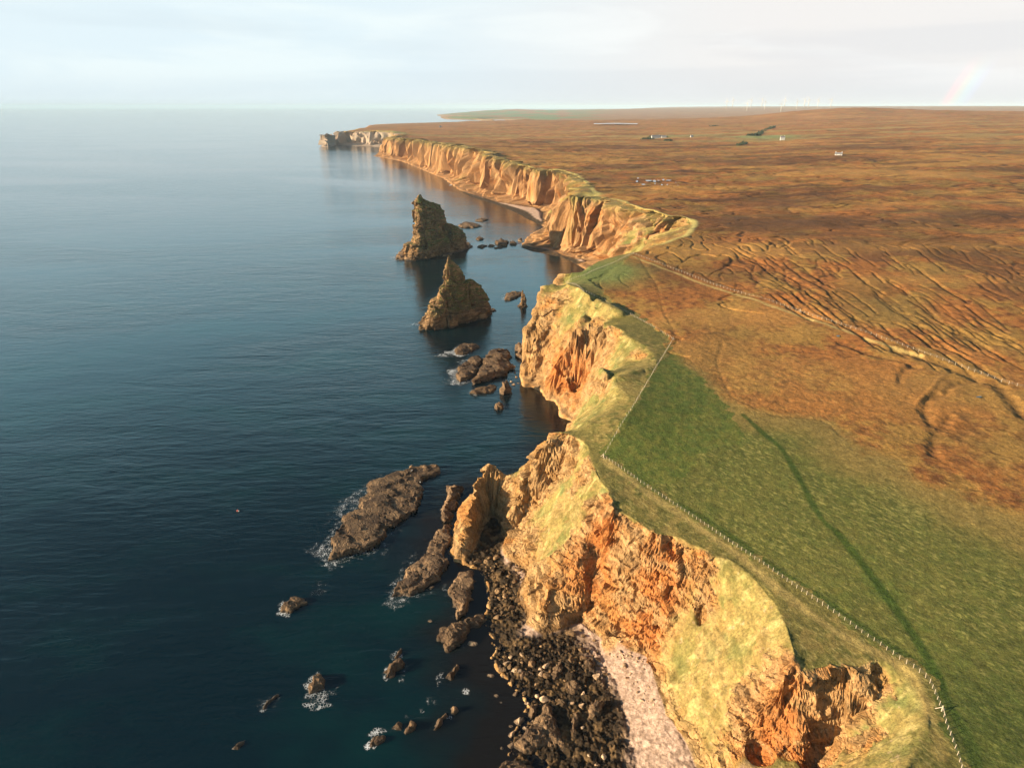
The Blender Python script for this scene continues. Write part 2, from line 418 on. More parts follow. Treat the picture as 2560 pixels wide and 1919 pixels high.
# --- near cliff: foot of the slope behind the beach, brow, gully of the rocky geo
L('c6', [(600, 1420, 9), (585, 1333), (530, 1190), (440, 1060), (385, 900), (350, 770), (270, 740), (215, 690), (150, 660)], f=0.68)
L('c4', [(2120, 1440, 4.5), (2000, 1410), (1950, 1365), (1890, 1335, 3.5)], f=0.68)
L('c6', [(130, 55, 60), (200, 75), (270, 110), (340, 165), (400, 180), (430, 165), (480, 185), (530, 215), (600, 240), (700, 295), (790, 325), (870, 400), (940, 460), (990, 530), (1015, 620), (1045, 720), (1060, 800), (1020, 865, 57), (1100, 852, 58), (1250, 838, 59), (1390, 845, 59), (1425, 800, 60), (1540, 800, 60)], f=0.68)
L('c6', [(1540, 800, 60), (1620, 825), (1690, 925), (1728, 1050), (1725, 1150), (1690, 1250), (1620, 1340), (1560, 1450)], f=0.68)
L('c6', [(1500, 905, 53), (1440, 1045, 45.5), (1345, 1135, 37), (1250, 1190, 30), (1180, 1333, 21), (1130, 1420, 16)], f=0.68)
L('c6', [(1105, 865, 56.5), (1250, 860, 57), (1390, 885, 56), (1470, 965, 53), (1400, 1060, 45), (1335, 1115, 39)], f=0.68)
L('c6', [(1015, 900, 51), (1035, 1000, 43), (980, 1090, 36), (850, 1200, 26), (870, 1333, 15)], f=0.68)
L('c6', [(1200, 960, 50), (1130, 1080, 41), (1090, 1200, 32), (1000, 1300, 22)], f=0.68)
L('c6', [(640, 420, 50), (600, 640, 29)], f=0.68)
L('c5', [(1700, 430, 2.1), (1730, 560), (1800, 690), (1855, 830), (1885, 960), (1910, 1110), (1960, 1300), (2000, 1420)])
L('w', [(69, 86, 41), (64, 62, 41), (61, 36, 41)])
L('w', [(50, 112, 7), (44, 80, 5), (40, 50, 5), (38, 30, 5)])
# --- knoll, spur and pinnacle
L('c4', [(1640, 15, 58), (1700, -10, 61), (1800, 40, 62), (1880, 100, 62), (1930, 200, 61), (1960, 290, 61), (2020, 365, 60), (2048, 440, 60), (2062, 530, 60)], f=0.73)
L('c4', [(1640, 15, 57), (1575, 140, 47), (1505, 200, 39), (1460, 300, 31), (1400, 322, 26), (1340, 300, 25), (1290, 265, 29), (1225, 172, 36), (1155, 320, 28), (1095, 500, 19), (1045, 720, 9), (1000, 865, 2)], f=0.8)
L('c4', [(1185, 240, 33), (1190, 330, 26)], f=0.73)
L('c4', [(1110, 830, 0.8), (1150, 650, 1.2), (1215, 570, 1.6), (1275, 565, 2), (1320, 640, 2.2), (1335, 740, 2.4), (1285, 825, 2.2), (1340, 900, 3), (1430, 935, 3), (1500, 960, 3), (1450, 1060, 3), (1425, 1160, 2.5), (1480, 1215, 2.5), (1500, 1290, 2.5), (1420, 1360, 2.5), (1410, 1440, 2.5), (1490, 1430, 2.5), (1550, 1475, 2.5), (1610, 1400, 2.5), (1720, 1370, 3), (1850, 1290, 3), (1885, 1335, 3.5)], f=0.73)
L('c4', [(1960, 310, 60), (1935, 450, 54), (1905, 600, 45), (1830, 710, 38), (1700, 825, 30), (1570, 930, 20), (1505, 1040, 12), (1470, 1125, 6)], f=0.73)
L('c4', [(1870, 720, 41), (1870, 850, 33), (1865, 1000, 24), (1845, 1120, 17), (1800, 1180, 12)], f=0.73)
L('c4', [(1700, 900, 27), (1640, 1050, 19), (1580, 1250, 10)], f=0.73)
L('c4', [(1895, 760, 37), (1940, 900, 28), (1968, 1000, 21), (1945, 1100, 15), (1905, 1230, 8), (1892, 1330, 3.5)], f=0.73)
L('c4', [(1745, 230, 45), (1700, 330, 38), (1650, 430, 30), (1480, 530, 15), (1405, 680, 6)], f=0.73)
L('c4', [(1600, 330, 36), (1470, 420, 26), (1400, 520, 20), (1345, 640, 8)], f=0.73)
L('c4', [(1640, 620, 26), (1560, 700, 19), (1440, 830, 8)], f=0.73)
# --- promontory beyond the first geo
L('c3', [(1170, 1430, 50), (1250, 1352, 54), (1390, 1312, 57.5), (1590, 1280, 59.5), (1620, 1230, 60), (1600, 1170, 60.5), (1500, 1060, 61), (1430, 970, 61), (1385, 930, 61)], f=0.86)
L('c3', [(1385, 930, 67), (1330, 970, 62), (1290, 1010, 55), (1268, 1090, 40), (1238, 1215, 36), (1195, 1345, 40), (1168, 1425, 50)], f=0.78)
L('c3', [(1460, 1090, 59.5), (1380, 1200, 52), (1300, 1290, 49)], f=0.78)
L('c3', [(1030, 1432, 52), (1170, 1440, 56)], f=0.78)
L('c3', [(1365, 615, 62), (1450, 598, 63), (1540, 640), (1600, 700), (1690, 740), (1760, 790), (1810, 850), (1822, 915), (1760, 930), (1650, 960), (1600, 990), (1500, 1006), (1425, 965), (1385, 930, 61)], f=0.86)
L('c3', [(1700, 880, 58), (1560, 890, 54.5), (1440, 890, 49), (1330, 930, 35), (1295, 1050, 15), (1235, 1200, 3)], f=0.86)
L('c3', [(1310, 625, 58), (1312, 750, 44), (1275, 900, 28), (1240, 1050, 14), (1190, 1190, 3)], f=0.86)
L('c3', [(1150, 560, 59), (1250, 590, 59), (1340, 602, 60), (1440, 572, 61), (1560, 548, 62), (1585, 530, 63), (1560, 500, 63), (1480, 465, 63), (1380, 440, 61), (1290, 470, 60), (1240, 530, 59)], f=0.86)
L('c3', [(1190, 545, 56), (1290, 545, 55.5), (1400, 552, 59), (1500, 540, 62)], f=0.86)
L('c3', [(1110, 272, 60), (1250, 342, 59.5), (1400, 412, 58.5), (1570, 492, 57)])
L('c3', [(1020, 262, 61), (930, 292, 59), (868, 470, 46), (778, 650, 34), (772, 800, 18), (764, 950, 3)], f=0.95)
L('c3', [(1205, 580, 57), (1150, 700, 46), (1060, 850, 33), (1000, 960, 22), (930, 1080, 4)], f=0.86)
L('c3', [(1215, 620, 55), (1190, 800, 37), (1130, 1000, 20), (1085, 1200, 6)], f=0.86)
L('c3', [(1140, 640, 46), (1010, 800, 28), (915, 930, 12), (862, 1060, 0.5)], f=0.86)
L('c3', [(1030, 192, 59), (1150, 190, 60), (1272, 183, 60.5), (1300, 140, 61), (1350, 105, 61.5), (1500, 60, 62.5), (1640, 38, 63.5)])
L('c7', [(97, 1212, 45.2), (170, 1090, 49.2), (240, 970, 52.2), (340, 800, 53.4), (448, 622, 54.2)])
L('c3', [(1500, 1025, 52.6), (1580, 1080, 52.5), (1660, 1060, 52.8), (1740, 960, 53.2)])
L('c3', [(1300, 1370, 47.8), (1450, 1345, 50.0), (1540, 1330, 51)])
# --- middle bay
L('c1', [(1680, 905, 64), (1780, 868, 66), (1900, 832, 67), (2050, 785, 69), (2092, 706, 70), (2010, 690, 70), (1900, 668, 70), (1780, 640, 69), (1700, 605, 68), (1600, 585, 68), (1470, 590, 67)])
L('c1', [(1470, 590, 67), (1420, 625, 57), (1340, 690, 33), (1275, 745, 13), (1238, 792, 1.5)])
L('c1', [(1225, 830, 1.5), (1300, 838, 2.5), (1370, 838, 3), (1440, 866, 4), (1500, 885, 4), (1570, 905, 4)])
L('c1', [(1980, 760, 57), (1860, 850, 40)])
L('c1', [(1580, 560, 68), (1540, 528, 67), (1480, 478, 67), (1400, 457, 66), (1330, 452, 66), (1250, 442, 66.5), (1180, 427, 68), (1110, 402, 69), (1060, 390, 73), (1000, 352, 78), (870, 327, 80), (760, 314, 75), (650, 297, 71), (590, 291, 68), (527, 291, 60)])
L('c1', [(1345, 725, 4), (1315, 640, 5), (1280, 636, 5), (1200, 621, 5), (1100, 600, 5), (1000, 570, 5), (930, 545, 4.5)])
L('e2', [(975, 350, 60), (1060, 335, 60), (1070, 300, 63)])
# --- far headlands
L('e2', [(412, 328, 46), (480, 312, 49), (620, 292, 58), (820, 285, 64), (1070, 283, 66)])
L('e2', [(415, 325, 50), (520, 303, 50), (640, 284, 48), (815, 250, 36), (822, 226, 24)])
L('e2', [(822, 226, 22), (1000, 220, 26), (1240, 212, 30), (1700, 200, 38), (2050, 189, 52), (2300, 180, 66)])
L('e2', [(1960, 176, 22), (1800, 160, 28), (1600, 150, 26), (1535, 153, 22)])
L('e2', [(1480, 135, 8), (1600, 121, 20), (1900, 97, 70), (2200, 84, 110)])
EDGE_LINES = list(CONTROL)

# ------------------------------------------------------------------ height field on a log-polar sheet
TH0, TH1 = -0.44, 1.06
RH0, RH1 = math.log(38.0), math.log(30500.0)
def base_height(x, y):
    r = np.hypot(x, y); th = np.arctan2(x, y)
    g = np.interp(th, [-0.1, 0.02, 0.12, 0.24, 0.33, 0.42, 0.55, 1.1], [0.0005, 0.003, 0.0055, 0.0075, 0.0095, 0.0135, 0.0168, 0.0172])
    b5 = 42 + 20*sstep(110, 620, r) + g*np.minimum(r, 5000)
    b = b5 - 28*sstep(5000, 7200, r)
    b = b + (np.interp(th, [0.0, 0.2, 0.5], [140, 176, 186]) - b)*sstep(9000, 20000, r)
    hx, hy = at('s', 2095, 269, 169)[:2] if False else (5250*math.sin(0.414), 5250*math.cos(0.414))
    b = b + 42*np.exp(-(((x-hx)/560)**2 + ((y-hy)/700)**2))
    return b
def sample_pl(pts, step):
    out = []
    for a, b in zip(pts[:-1], pts[1:]):
        a = np.array(a); b = np.array(b)
        d = np.hypot(*(b-a)[:2]); rr = max(40, min(np.hypot(*a[:2]), np.hypot(*b[:2])))
        n = int(d/(step*rr)) + 2
        t = np.linspace(0, 1, n)[:, None]
        out.append(a + (b-a)*t)
    return np.concatenate(out)
def solve():
    D = 0.004
    nc = int(round((TH1-TH0)/D)); nr = int(round((RH1-RH0)/D))
    nc += (-nc) % 16; nr += (-nr) % 16
    th = TH0 + (np.arange(nc)+0.5)*D; rh = RH0 + (np.arange(nr)+0.5)*D
    RH, TH = np.meshgrid(rh, th, indexing='ij')
    x = np.exp(RH)*np.sin(TH); y = np.exp(RH)*np.cos(TH)
    land = in_poly(x, y, land_poly)
    bh = base_height(x, y)
    val = np.zeros((nr, nc)); w = np.zeros((nr, nc))
    fixed = ~land
    val[fixed] = -3.0 - bh[fixed]
    cnt = np.zeros((nr, nc)); acc = np.zeros((nr, nc))
    shore_l = [(*q[:2], 0.0) for q in shore]
    for pts in CONTROL + [shore_l]:
        s = sample_pl(pts, D*0.4)
        i = ((np.log(np.hypot(s[:, 0], s[:, 1])) - RH0)/D).astype(int); j = ((np.arctan2(s[:, 0], s[:, 1]) - TH0)/D).astype(int)
        ok = (i >= 0) & (i < nr) & (j >= 0) & (j < nc)
        i, j, s = i[ok], j[ok], s[ok]
        np.add.at(cnt, (i, j), 1); np.add.at(acc, (i, j), s[:, 2] - base_height(s[:, 0], s[:, 1]))
    m = cnt > 0
    val[m] = acc[m]/cnt[m]; fixed |= m
    # outer edges of the land: no departure from the base
    for sl_ in ((slice(None), -1), (-1, slice(None))):
        e = np.zeros((nr, nc), bool); e[sl_] = True; e &= ~fixed
        val[e] = 0; fixed |= e
    levels = [(val, fixed)]
    for k in range(4):
        v, f = levels[-1]
        f4 = f.reshape(f.shape[0]//2, 2, f.shape[1]//2, 2); v4 = v.reshape(f4.shape)
        c = f4.sum((1, 3)); s = (v4*f4).sum((1, 3))
        levels.append((np.where(c > 0, s/np.maximum(c, 1), 0), c > 0))
    u = np.zeros_like(levels[-1][0])
    for k, (v, f) in enumerate(levels[::-1]):
        if k: u = np.kron(u, np.ones((2, 2)))
        u = np.where(f, v, u)
        for it in range((900, 300, 200, 120, 90)[k]):
            p = np.pad(u, 1, mode='edge')
            q = 0.25*(p[:-2, 1:-1] + p[2:, 1:-1] + p[1:-1, :-2] + p[1:-1, 2:])
            u = np.where(f, v, u + 1.0*(q-u))
    z = u + bh
    for it in range(1):                                   # ease the creases a little
        p = np.pad(z, 1, mode='edge')
        z = 0.5*z + 0.125*(p[:-2, 1:-1] + p[2:, 1:-1] + p[1:-1, :-2] + p[1:-1, 2:])
    return z, land, D
ZS, LANDS, DS = solve()
print('solve', round(time.time()-T0, 1))
def bil(A, x, y):
    fi = (np.log(np.hypot(x, y)) - RH0)/DS - 0.5; fj = (np.arctan2(x, y) - TH0)/DS - 0.5
    fi = np.clip(fi, 0, A.shape[0]-1.001); fj = np.clip(fj, 0, A.shape[1]-1.001)
    i = fi.astype(int); j = fj.astype(int); a = fi-i; b = fj-j
    return (A[i, j]*(1-a) + A[i+1, j]*a)*(1-b) + (A[i, j+1]*(1-a) + A[i+1, j+1]*a)*b
def ground(x, y):
    return float(bil(ZS, np.array([float(x)]), np.array([float(y)]))[0])
gy, gx = np.gradient(ZS, DS)
_rr = np.exp(RH0 + (np.arange(ZS.shape[0])+0.5)*DS)[:, None]
_tt = (TH0 + (np.arange(ZS.shape[1])+0.5)*DS)[None, :]
gy = gy/_rr; gx = gx/_rr                                     # radial and azimuthal slope
GX = gy*np.sin(_tt) + gx*np.cos(_tt); GY = gy*np.cos(_tt) - gx*np.sin(_tt)
SLOPE = np.hypot(GX, GY)
for it in range(3):
    for A in (GX, GY, SLOPE):
        p = np.pad(A, 1, mode='edge'); A[:] = 0.2*(A + p[:-2, 1:-1] + p[2:, 1:-1] + p[1:-1, :-2] + p[1:-1, 2:])

def on(c, x, y):
    """surveyed point on the ground"""
    d = ray(c, x, y); ln = math.hypot(d[0], d[1])
    r = np.exp(np.linspace(math.log(42), math.log(30000), 2600))
    gz = bil(ZS, d[0]/ln*r, d[1]/ln*r); rz = CAM_Z + d[2]/ln*r
    k = np.nonzero(gz > rz)[0]
    k = max(1, k[0] if len(k) else len(r)-1)
    e0 = rz[k-1]-gz[k-1]; e1 = rz[k]-gz[k]
    t = min(1, max(0, e0/(e0-e1+1e-9))); rr = r[k-1] + (r[k]-r[k-1])*t
    return (d[0]/ln*rr, d[1]/ln*rr, CAM_Z + d[2]/ln*rr)
def drape(c, pts, z=None):
    return [on(c, p[0], p[1]) for p in pts]
# fences and tracks
FENCE_NEAR = drape('c6', [(1935, 1480), (1893, 1308), (1860, 1212), (1828, 1130), (1800, 1045), (1770, 968), (1737, 893), (1665, 835), (1578, 780), (1500, 725), (1420, 672), (1345, 617), (1270, 565), (1165, 493), (1065, 425), (1000, 380), (910, 318), (820, 258), (735, 203), (630, 130), (530, 62), (455, 15)], 62) + drape('c7', [(430, 1434), (300, 1350), (180, 1265), (97, 1212)], 62.5)
FENCE_FIELD = drape('c7', [(97, 1212), (240, 970), (340, 800), (448, 622)], 63.5)
FENCE_PATH = drape('c7', [(448, 622), (330, 548), (205, 480), (100, 420)], 64.5) + drape('c3', [(1250, 342), (1110, 272)], 64)
FENCE_BROW = drape('c3', [(1110, 272, 64), (1250, 218, 65), (1400, 150, 66), (1520, 100, 66.5), (1640, 40, 67)])
FENCE_MOOR = drape('c7', [(250, 190, 67), (350, 228), (500, 285), (640, 340), (780, 385), (940, 430), (1120, 492), (1290, 545), (1490, 610), (1680, 680), (1880, 750), (2110, 835), (2212, 862), (2330, 905)])
TRACKS = [smooth_pl(drape('c7', [(800, 1000), (900, 1090), (1000, 1180), (1110, 1370), (1200, 1528)], 63) + drape('c6', [(1290, 170), (1440, 360), (1600, 580), (1740, 800), (1800, 920)], 63)),
          smooth_pl(drape('c6', [(490, 20), (640, 105), (790, 205), (940, 318), (1160, 460), (1380, 612), (1560, 735), (1740, 850), (1830, 1000), (1940, 1200), (2000, 1400)], 63))]
HEATH = drape('s', [(1674, 883), (1738, 923), (1818, 997), (1843, 1017), (1957, 1042), (2052, 1047), (2106, 1092), (2168, 1138), (2236, 1159), (2268, 1192), (2301, 1216), (2371, 1233), (2404, 1257), (2507, 1284), (2700, 1360), (2900, 1430)], 63)
FIELD = FENCE_NEAR + FENCE_FIELD[1:] + HEATH + drape('s', [(2900, 2300)], 63)
CORE = drape('c7', [(440, 650), (240, 970), (97, 1210), (180, 1270), (330, 1370), (480, 1330), (600, 1180), (760, 1140), (790, 1060), (700, 930), (590, 810)], 63)
PATHS = [smooth_pl(drape('c7', [(97, 1225), (200, 1300), (330, 1400)], 62) + drape('c6', [(500, 70), (800, 285), (1000, 450), (1250, 640), (1500, 770), (1640, 850), (1700, 980), (1745, 1100)], 62)),
         smooth_pl(drape('c3', [(1640, 40, 66), (1520, 110), (1300, 215), (1120, 285), (1250, 355), (1400, 425), (1600, 525)])),
         smooth_pl(drape('c7', [(250, 205, 66), (500, 300), (800, 405), (1120, 510), (1400, 610), (1700, 700)]))]
# escarpments and ditches in the moor: (line, half width, depth)
GROOVES = [(smooth_pl(drape('d8', [(1280, 375, 64), (1160, 395), (1060, 420), (1000, 460), (985, 500)])), 1.8, 0.7),
           (smooth_pl(drape('d8', [(950, 505, 64), (850, 530), (790, 580), (775, 650), (820, 720), (840, 780)])), 2.2, 0.8),
           (smooth_pl(drape('d8', [(1010, 700, 64), (960, 760), (890, 850), (860, 940), (870, 1040)])), 2.6, 0.8),
           (smooth_pl(drape('d8', [(1200, 680, 64), (1220, 760), (1150, 800), (1060, 860)])), 3.5, 0.5),
           (smooth_pl(drape('d8', [(650, 265, 64), (580, 300), (550, 400)])), 1.8, 0.6),
           (smooth_pl(drape('d8', [(0, 20, 65), (150, 75), (300, 130), (450, 165), (600, 205), (700, 250)])), 2.2, 1.0),
           (smooth_pl(drape('d8', [(560, 100, 65), (700, 140), (900, 210), (1100, 290), (1280, 360), (1450, 420), (1560, 520), (1680, 680)])), 3.2, 1.2),
           (smooth_pl(drape('d8', [(700, 590, 64), (800, 500), (870, 420), (940, 350), (1060, 320)])), 1.2, -0.5),
           (smooth_pl(drape('c7', [(770, 382, 66), (690, 410), (740, 420), (680, 440), (760, 470), (900, 490)])), 1.0, 0.8),
           (smooth_pl(drape('c7', [(432, 686, 64), (470, 695), (520, 705)])), 1.1, 0.9),
           (smooth_pl(drape('c7', [(448, 622, 64), (490, 622)])), 0.8, 0.7),
           (smooth_pl(drape('c7', [(280, 210, 66), (330, 300), (370, 360), (400, 480), (460, 600)])), 1.2, 0.25),
           (smooth_pl(drape('c7', [(700, 640, 64), (670, 720), (690, 800), (740, 900), (820, 950), (960, 1000), (1190, 1025), (1300, 1110)])), 1.0, 0.2)]
rs = random.Random(4)
for k in range(210):                                         # fan of old peat gullies beyond the moor fence
    px = 640 + rs.random()*1560; py = 90 + rs.random()*560
    if py > 190 + (px-250)*0.335 - 22 or py < 60 + (px-640)*0.06: continue
    ln = rs.uniform(70, 230)*(0.55 + py/600)
    slope = 0.42 + 0.40*math.sin((px-600)/500) + 0.16*rs.random()
    bend = rs.uniform(-18, 26); pts = []
    for q in range(6):
        t = q/5
        pts.append((px + ln*t + rs.uniform(-4, 4), py + ln*t*slope*0.8 + rs.uniform(-2.5, 2.5) - bend*math.sin(t*3.1)))
    GROOVES.append((smooth_pl(drape('c7', pts), 4), rs.uniform(0.7, 1.5), rs.uniform(0.35, 0.8)))

# outcrops of bare rock on the near cliffs: (survey point, radius)
ROCKY = [('c6', 1250, 930, 9), ('c6', 1060, 1010, 8), ('c6', 900, 1130, 9), ('c6', 1120, 1130, 9), ('c6', 1000, 1280, 10), ('c6', 1400, 960, 7), ('c6', 1440, 1190, 4), ('c6', 930, 960, 5),
         ('c4', 1680, 120, 11), ('c4', 1570, 240, 9), ('c4', 1900, 250, 6), ('c4', 1980, 640, 8), ('c4', 2060, 760, 7), ('c4', 1300, 330, 8), ('c4', 1220, 300, 10), ('c4', 1080, 620, 10), ('c4', 1400, 560, 8), ('c4', 1460, 780, 8), ('c4', 1640, 980, 9), ('c4', 1780, 900, 8), ('c4', 1600, 1280, 9), ('c4', 1830, 1230, 7),
         ('c6', 120, 200, 8), ('c6', 300, 200, 6), ('c6', 390, 380, 8), ('c6', 200, 480, 6), ('c6', 330, 640, 7), ('c6', 620, 300, 4), ('c6', 300, 560, 5),
         ('c3', 1000, 420, 12), ('c3', 1180, 700, 14), ('c3', 1120, 950, 18), ('c3', 1090, 1180, 14), ('c3', 1300, 750, 12), ('c3', 1430, 760, 12), ('c3', 1700, 830, 9), ('c3', 840, 980, 12), ('c3', 830, 780, 16), ('c3', 880, 560, 12)]
QUAL = 1.0
def build_terrain():
    dt = 0.0017*QUAL
    th = np.arange(TH0, TH1, dt)
    rh = np.concatenate([np.arange(math.log(42.0), math.log(3300.0), dt), np.arange(math.log(3300.0), math.log(8200.0), dt*1.8), np.arange(math.log(8200.0), RH1, dt*5)])
    nr, nc = len(rh), len(th)
    r = np.exp(rh)
    X = (r[:, None]*np.sin(th)[None]).astype(np.float64); Y = (r[:, None]*np.cos(th)[None]).astype(np.float64)
    Z0 = bil(ZS, X, Y)
    keep = Z0 > -2.4
    k2 = keep.copy(); k2[1:] |= keep[:-1]; k2[:-1] |= keep[1:]; k2[:, 1:] |= keep[:, :-1]; k2[:, :-1] |= keep[:, 1:]
    fm = k2[:-1, :-1] & k2[1:, :-1] & k2[:-1, 1:] & k2[1:, 1:]
    used = np.zeros((nr, nc), bool)
    used[:-1, :-1] |= fm; used[1:, :-1] |= fm; used[:-1, 1:] |= fm; used[1:, 1:] |= fm
    idx = -np.ones((nr, nc), np.int64); idx[used] = np.arange(used.sum())
    F = np.stack([idx[:-1, :-1][fm], idx[:-1, 1:][fm], idx[1:, 1:][fm], idx[1:, :-1][fm]], 1)
    x = X[used].astype(np.float32); y = Y[used].astype(np.float32); z = Z0[used].astype(np.float32)
    del X, Y, Z0, keep, k2, fm, used, idx
    F = F.astype(np.int32)
    rr = np.hypot(x, y); cell = rr*dt
    f32 = np.float32
    sl = bil(SLOPE, x, y).astype(f32); gx_ = bil(GX, x, y).astype(f32); gy_ = bil(GY, x, y).astype(f32)
    print('terrain verts', len(x), 'faces', len(F), round(time.time()-T0, 1))
    st_ = sstep(520, 800, rr)*sstep(0.25, 0.5, sl)
    hb = np.interp(rr, [500, 900, 1300, 1500, 1700, 2000, 2300, 2700, 3400], [66, 68, 66, 78, 79, 74, 70, 62, 60])
    tt = np.clip(z/hb, 0, 1); t2 = np.where(tt < 0.45, tt*0.42, 0.189 + (tt-0.45)*(0.811/0.55))
    t2 = np.where(tt > 0.5, 0.26+0.74*sstep(0.40, 0.86, tt), t2)
    z = np.where((z > 0) & (z < hb), z + st_*(np.maximum(t2, tt*0.4)*hb - z), z)
    # masks
    n_big = fbm2(x, y, 60, 3, 0.5, cell)
    n_mid = fbm2(x, y, 14, 4, 0.55, cell, 3.1)
    n_fine = fbm2(x, y, 3.2, 3, 0.6, cell, 7.7)
    near = rr < 700
    cliff = sstep(0.42, 0.75, sl + 0.12*n_mid)*sstep(0.6, 2.5, z + 0.8*n_mid)
    beachz = sstep(8.5, 5.0, z + n_mid)*sstep(0.45, 0.25, sl)
    plate = (1 - cliff)*sstep(26, 40, z)*(1-sstep(0.35, 0.6, sl))
    field = np.zeros(len(x)); core = np.zeros(len(x)); moor = np.zeros(len(x))
    i = np.nonzero(near)[0]
    jx = x[i] + 5.0*n_mid[i] + 1.5*n_fine[i]; jy = y[i] + 3.0*n_fine[i] + 5.0*n_big[i]
    field[i] = in_poly(jx, jy, FIELD); core[i] = in_poly(jx, jy, CORE)
    dcore = np.ones(len(x))*99; dcore[i] = pl_dist(x[i], y[i], CORE + [CORE[0]], 20)
    heath_poly = HEATH + drape('s', [(3600, 1500), (3600, 300), (1700, 300)], 66) + FENCE_MOOR[:1] + drape('c3', [(1640, 40), (1560, 110), (1300, 250), (1400, 330), (1600, 470), (1900, 690)], 64)
    hp = np.zeros(len(x)); hp[i] = in_poly(jx, jy, heath_poly)
    nh = np.full(len(x), 60.0, np.float32); nh[i] = pl_dist(jx, jy, HEATH, 60)
    sd = np.where(field > 0.5, nh, -nh); e_ = nh < 9; soft = sstep(-7, 7, sd + 4*n_fine)
    hp = np.where(e_ & near & ((field > .5) | (hp > .5)), 1.0, hp); field = np.where(e_, soft, field)
    moor = np.where(near, hp, 1.0)*(1-field)
    edge = np.zeros(len(x)); far_edge = sstep(0.10, 0.30, sl)*plate
    # ---- relief
    dz = np.zeros(len(x))
    dz += plate*(0.10*n_fine*np.clip(4/np.maximum(cell, .3), 0, 1) + 0.25*n_mid)
    tus = fbm2(x*0.8 + y*0.35, y*0.8 - x*0.35, 1.7, 2, 0.6, cell, 1.3)
    dz += plate*0.10*tus*(0.5 + 0.9*moor)
    mo = moor*plate
    # peat hags: warped, stretched ridged noise
    wx = x + 16*pn2(x/70+3, y/70) + 5*pn2(x/22, y/22+9); wy = y + 16*pn2(x/70, y/70+5)
    wy2 = wy + 0.25*wx; fr_ = sstep(520, 820, rr)
    h1 = 1-np.abs(pn2(wx/np.where(rr < 600, 13, 40), wy/np.where(rr < 600, 36, 11) + np.where(rr < 600, 0, 7.7)))*1.9
    h1 = h1*np.clip(12/(cell*2.2)-0.4, 0, 1)
    h2 = 1-np.abs(pn2(wx/90 + 4.4, wy2/22))*1.9
    h2 = h2*np.clip(30/(cell*2.2)-0.4, 0, 1)*fr_
    dist_ = np.interp(rr, [230, 330, 600, 1500, 2600, 5000], [0.25, 0.6, 1, 1, 0.7, 0.35])
    beyond = np.ones(len(x))
    beyond[i] = 1.0 - 0.8*in_poly(x[i], y[i], FENCE_MOOR + drape('s', [(2900, 1500), (1500, 1300)], 64))
    hagmask = sstep(-0.35, 0.25, fbm2(x, y, 190, 2, 0.5, None, 2.2) + 0.22)*dist_*beyond*sstep(0.12, 0.05, sl)
    gr = np.maximum(sstep(0.80, 0.97, h1), 0.9*sstep(0.78, 0.97, h2))*hagmask*mo
    dz -= gr*1.0
    dz += mo*1.3*fbm2(x, y, 45, 3, 0.5, cell, 5.5)*np.clip(rr/500, 0.25, 1.6)
    dz += mo*sstep(900, 2500, rr)*5*fbm2(x, y, 320, 3, 0.5, cell, 8.5)
    groove = np.zeros(len(x))
    for pts, hw, dep in GROOVES:
        d = pl_dist(x[i], y[i], pts, hw*2.8) + hw*(0.30*n_fine[i] + 0.45*n_mid[i])
        k = np.clip(1 - (d/(hw*1.5)), 0, 1); k = k*k*(3-2*k)
        dz[i] -= dep*k*(1 + 0.25*n_mid[i]); groove[i] = np.maximum(groove[i], k*np.sign(dep)*min(1, abs(dep)))
    # ---- rock relief: sideways displacement of the faces
    amp_far = np.interp(rr, [300, 700, 1500, 3000], [0.35, 0.75, 1.2, 1.5])
    g_big = fbm3(x, y, z*0.22, 26, 2, 0.5, cell)
    g_far = fbm3(x, y, z*0.15, 70, 2, 0.5, cell, 4.4)
    g_mid = 1 - 2*np.abs(fbm3(x, y, z*0.45, 9, 2, 0.5, cell, 2.0))
    blk = fbm3(x, y, z*1.3, 3.6, 3, 0.6, cell, 6.0)
    n_rock = fbm3(x, y, z, 11, 4, 0.55, cell, 9.0)
    grassy = sstep(0.0, 0.28, n_rock + 0.25*fbm3(x, y, z, 30, 2, 0.5, None, 3.3) + 0.9*(1.50 - sl) - 0.55*sstep(450, 700, rr))*sstep(8, 20, z)     # easier slopes carry grass
    if True:
        bare = sstep(0.05, -0.25, grassy - 0.5 + 0.0*n_rock)
    rocky = np.zeros(len(x)); nr2 = fbm3(x, y, z, 3.2, 3, 0.65, cell*0.7, 71.0)
    for c, a_, b_, rx in ROCKY:
        q = on(c, a_, b_); rocky[i] = np.maximum(rocky[i], np.exp(-(((x[i]-q[0])**2 + (y[i]-q[1])**2)/rx**2)))
    grassy = np.clip(grassy + near*(rr < 480)*0.75*sstep(0.45, 0.10, rocky + 0.30*n_rock + 0.35*nr2)*sstep(4, 12, z)*sstep(2.4, 1.5, sl), 0, 1)
    grassy = grassy*(1 - 0.9*sstep(0.35, 0.75, rocky + 0.35*n_rock + 0.40*nr2))
    bare = cliff*(1 - grassy); bare = np.maximum(bare, cliff*sstep(8, 4, z))
    zt = z + 0.10*x + 2.0*n_mid
    saw = (zt/2.7) % 1.0; saw2 = (zt/0.9 + 0.3*n_fine) % 1.0
    lat = cliff*(amp_far*(4.2*g_big + 7.0*g_far*np.clip(rr/900, 0, 1)) + (0.3+0.7*bare)*(1.5*g_mid - 0.6))
    ci = np.nonzero(cliff > 0.03)[0]
    xc, yc_, zc_ = x[ci], y[ci], z[ci]
    wxx = xc + 0.8*n_fine[ci] + 1.6*n_mid[ci]; wyy = yc_ + 0.8*n_fine[ci]; zd = zc_ + 0.16*xc - 0.08*yc_ + 0.9*n_mid[ci]
    nearf = sstep(620, 420, rr[ci]); farf = 1 - nearf
    blkv = np.zeros(len(ci)); crack = np.zeros(len(ci))
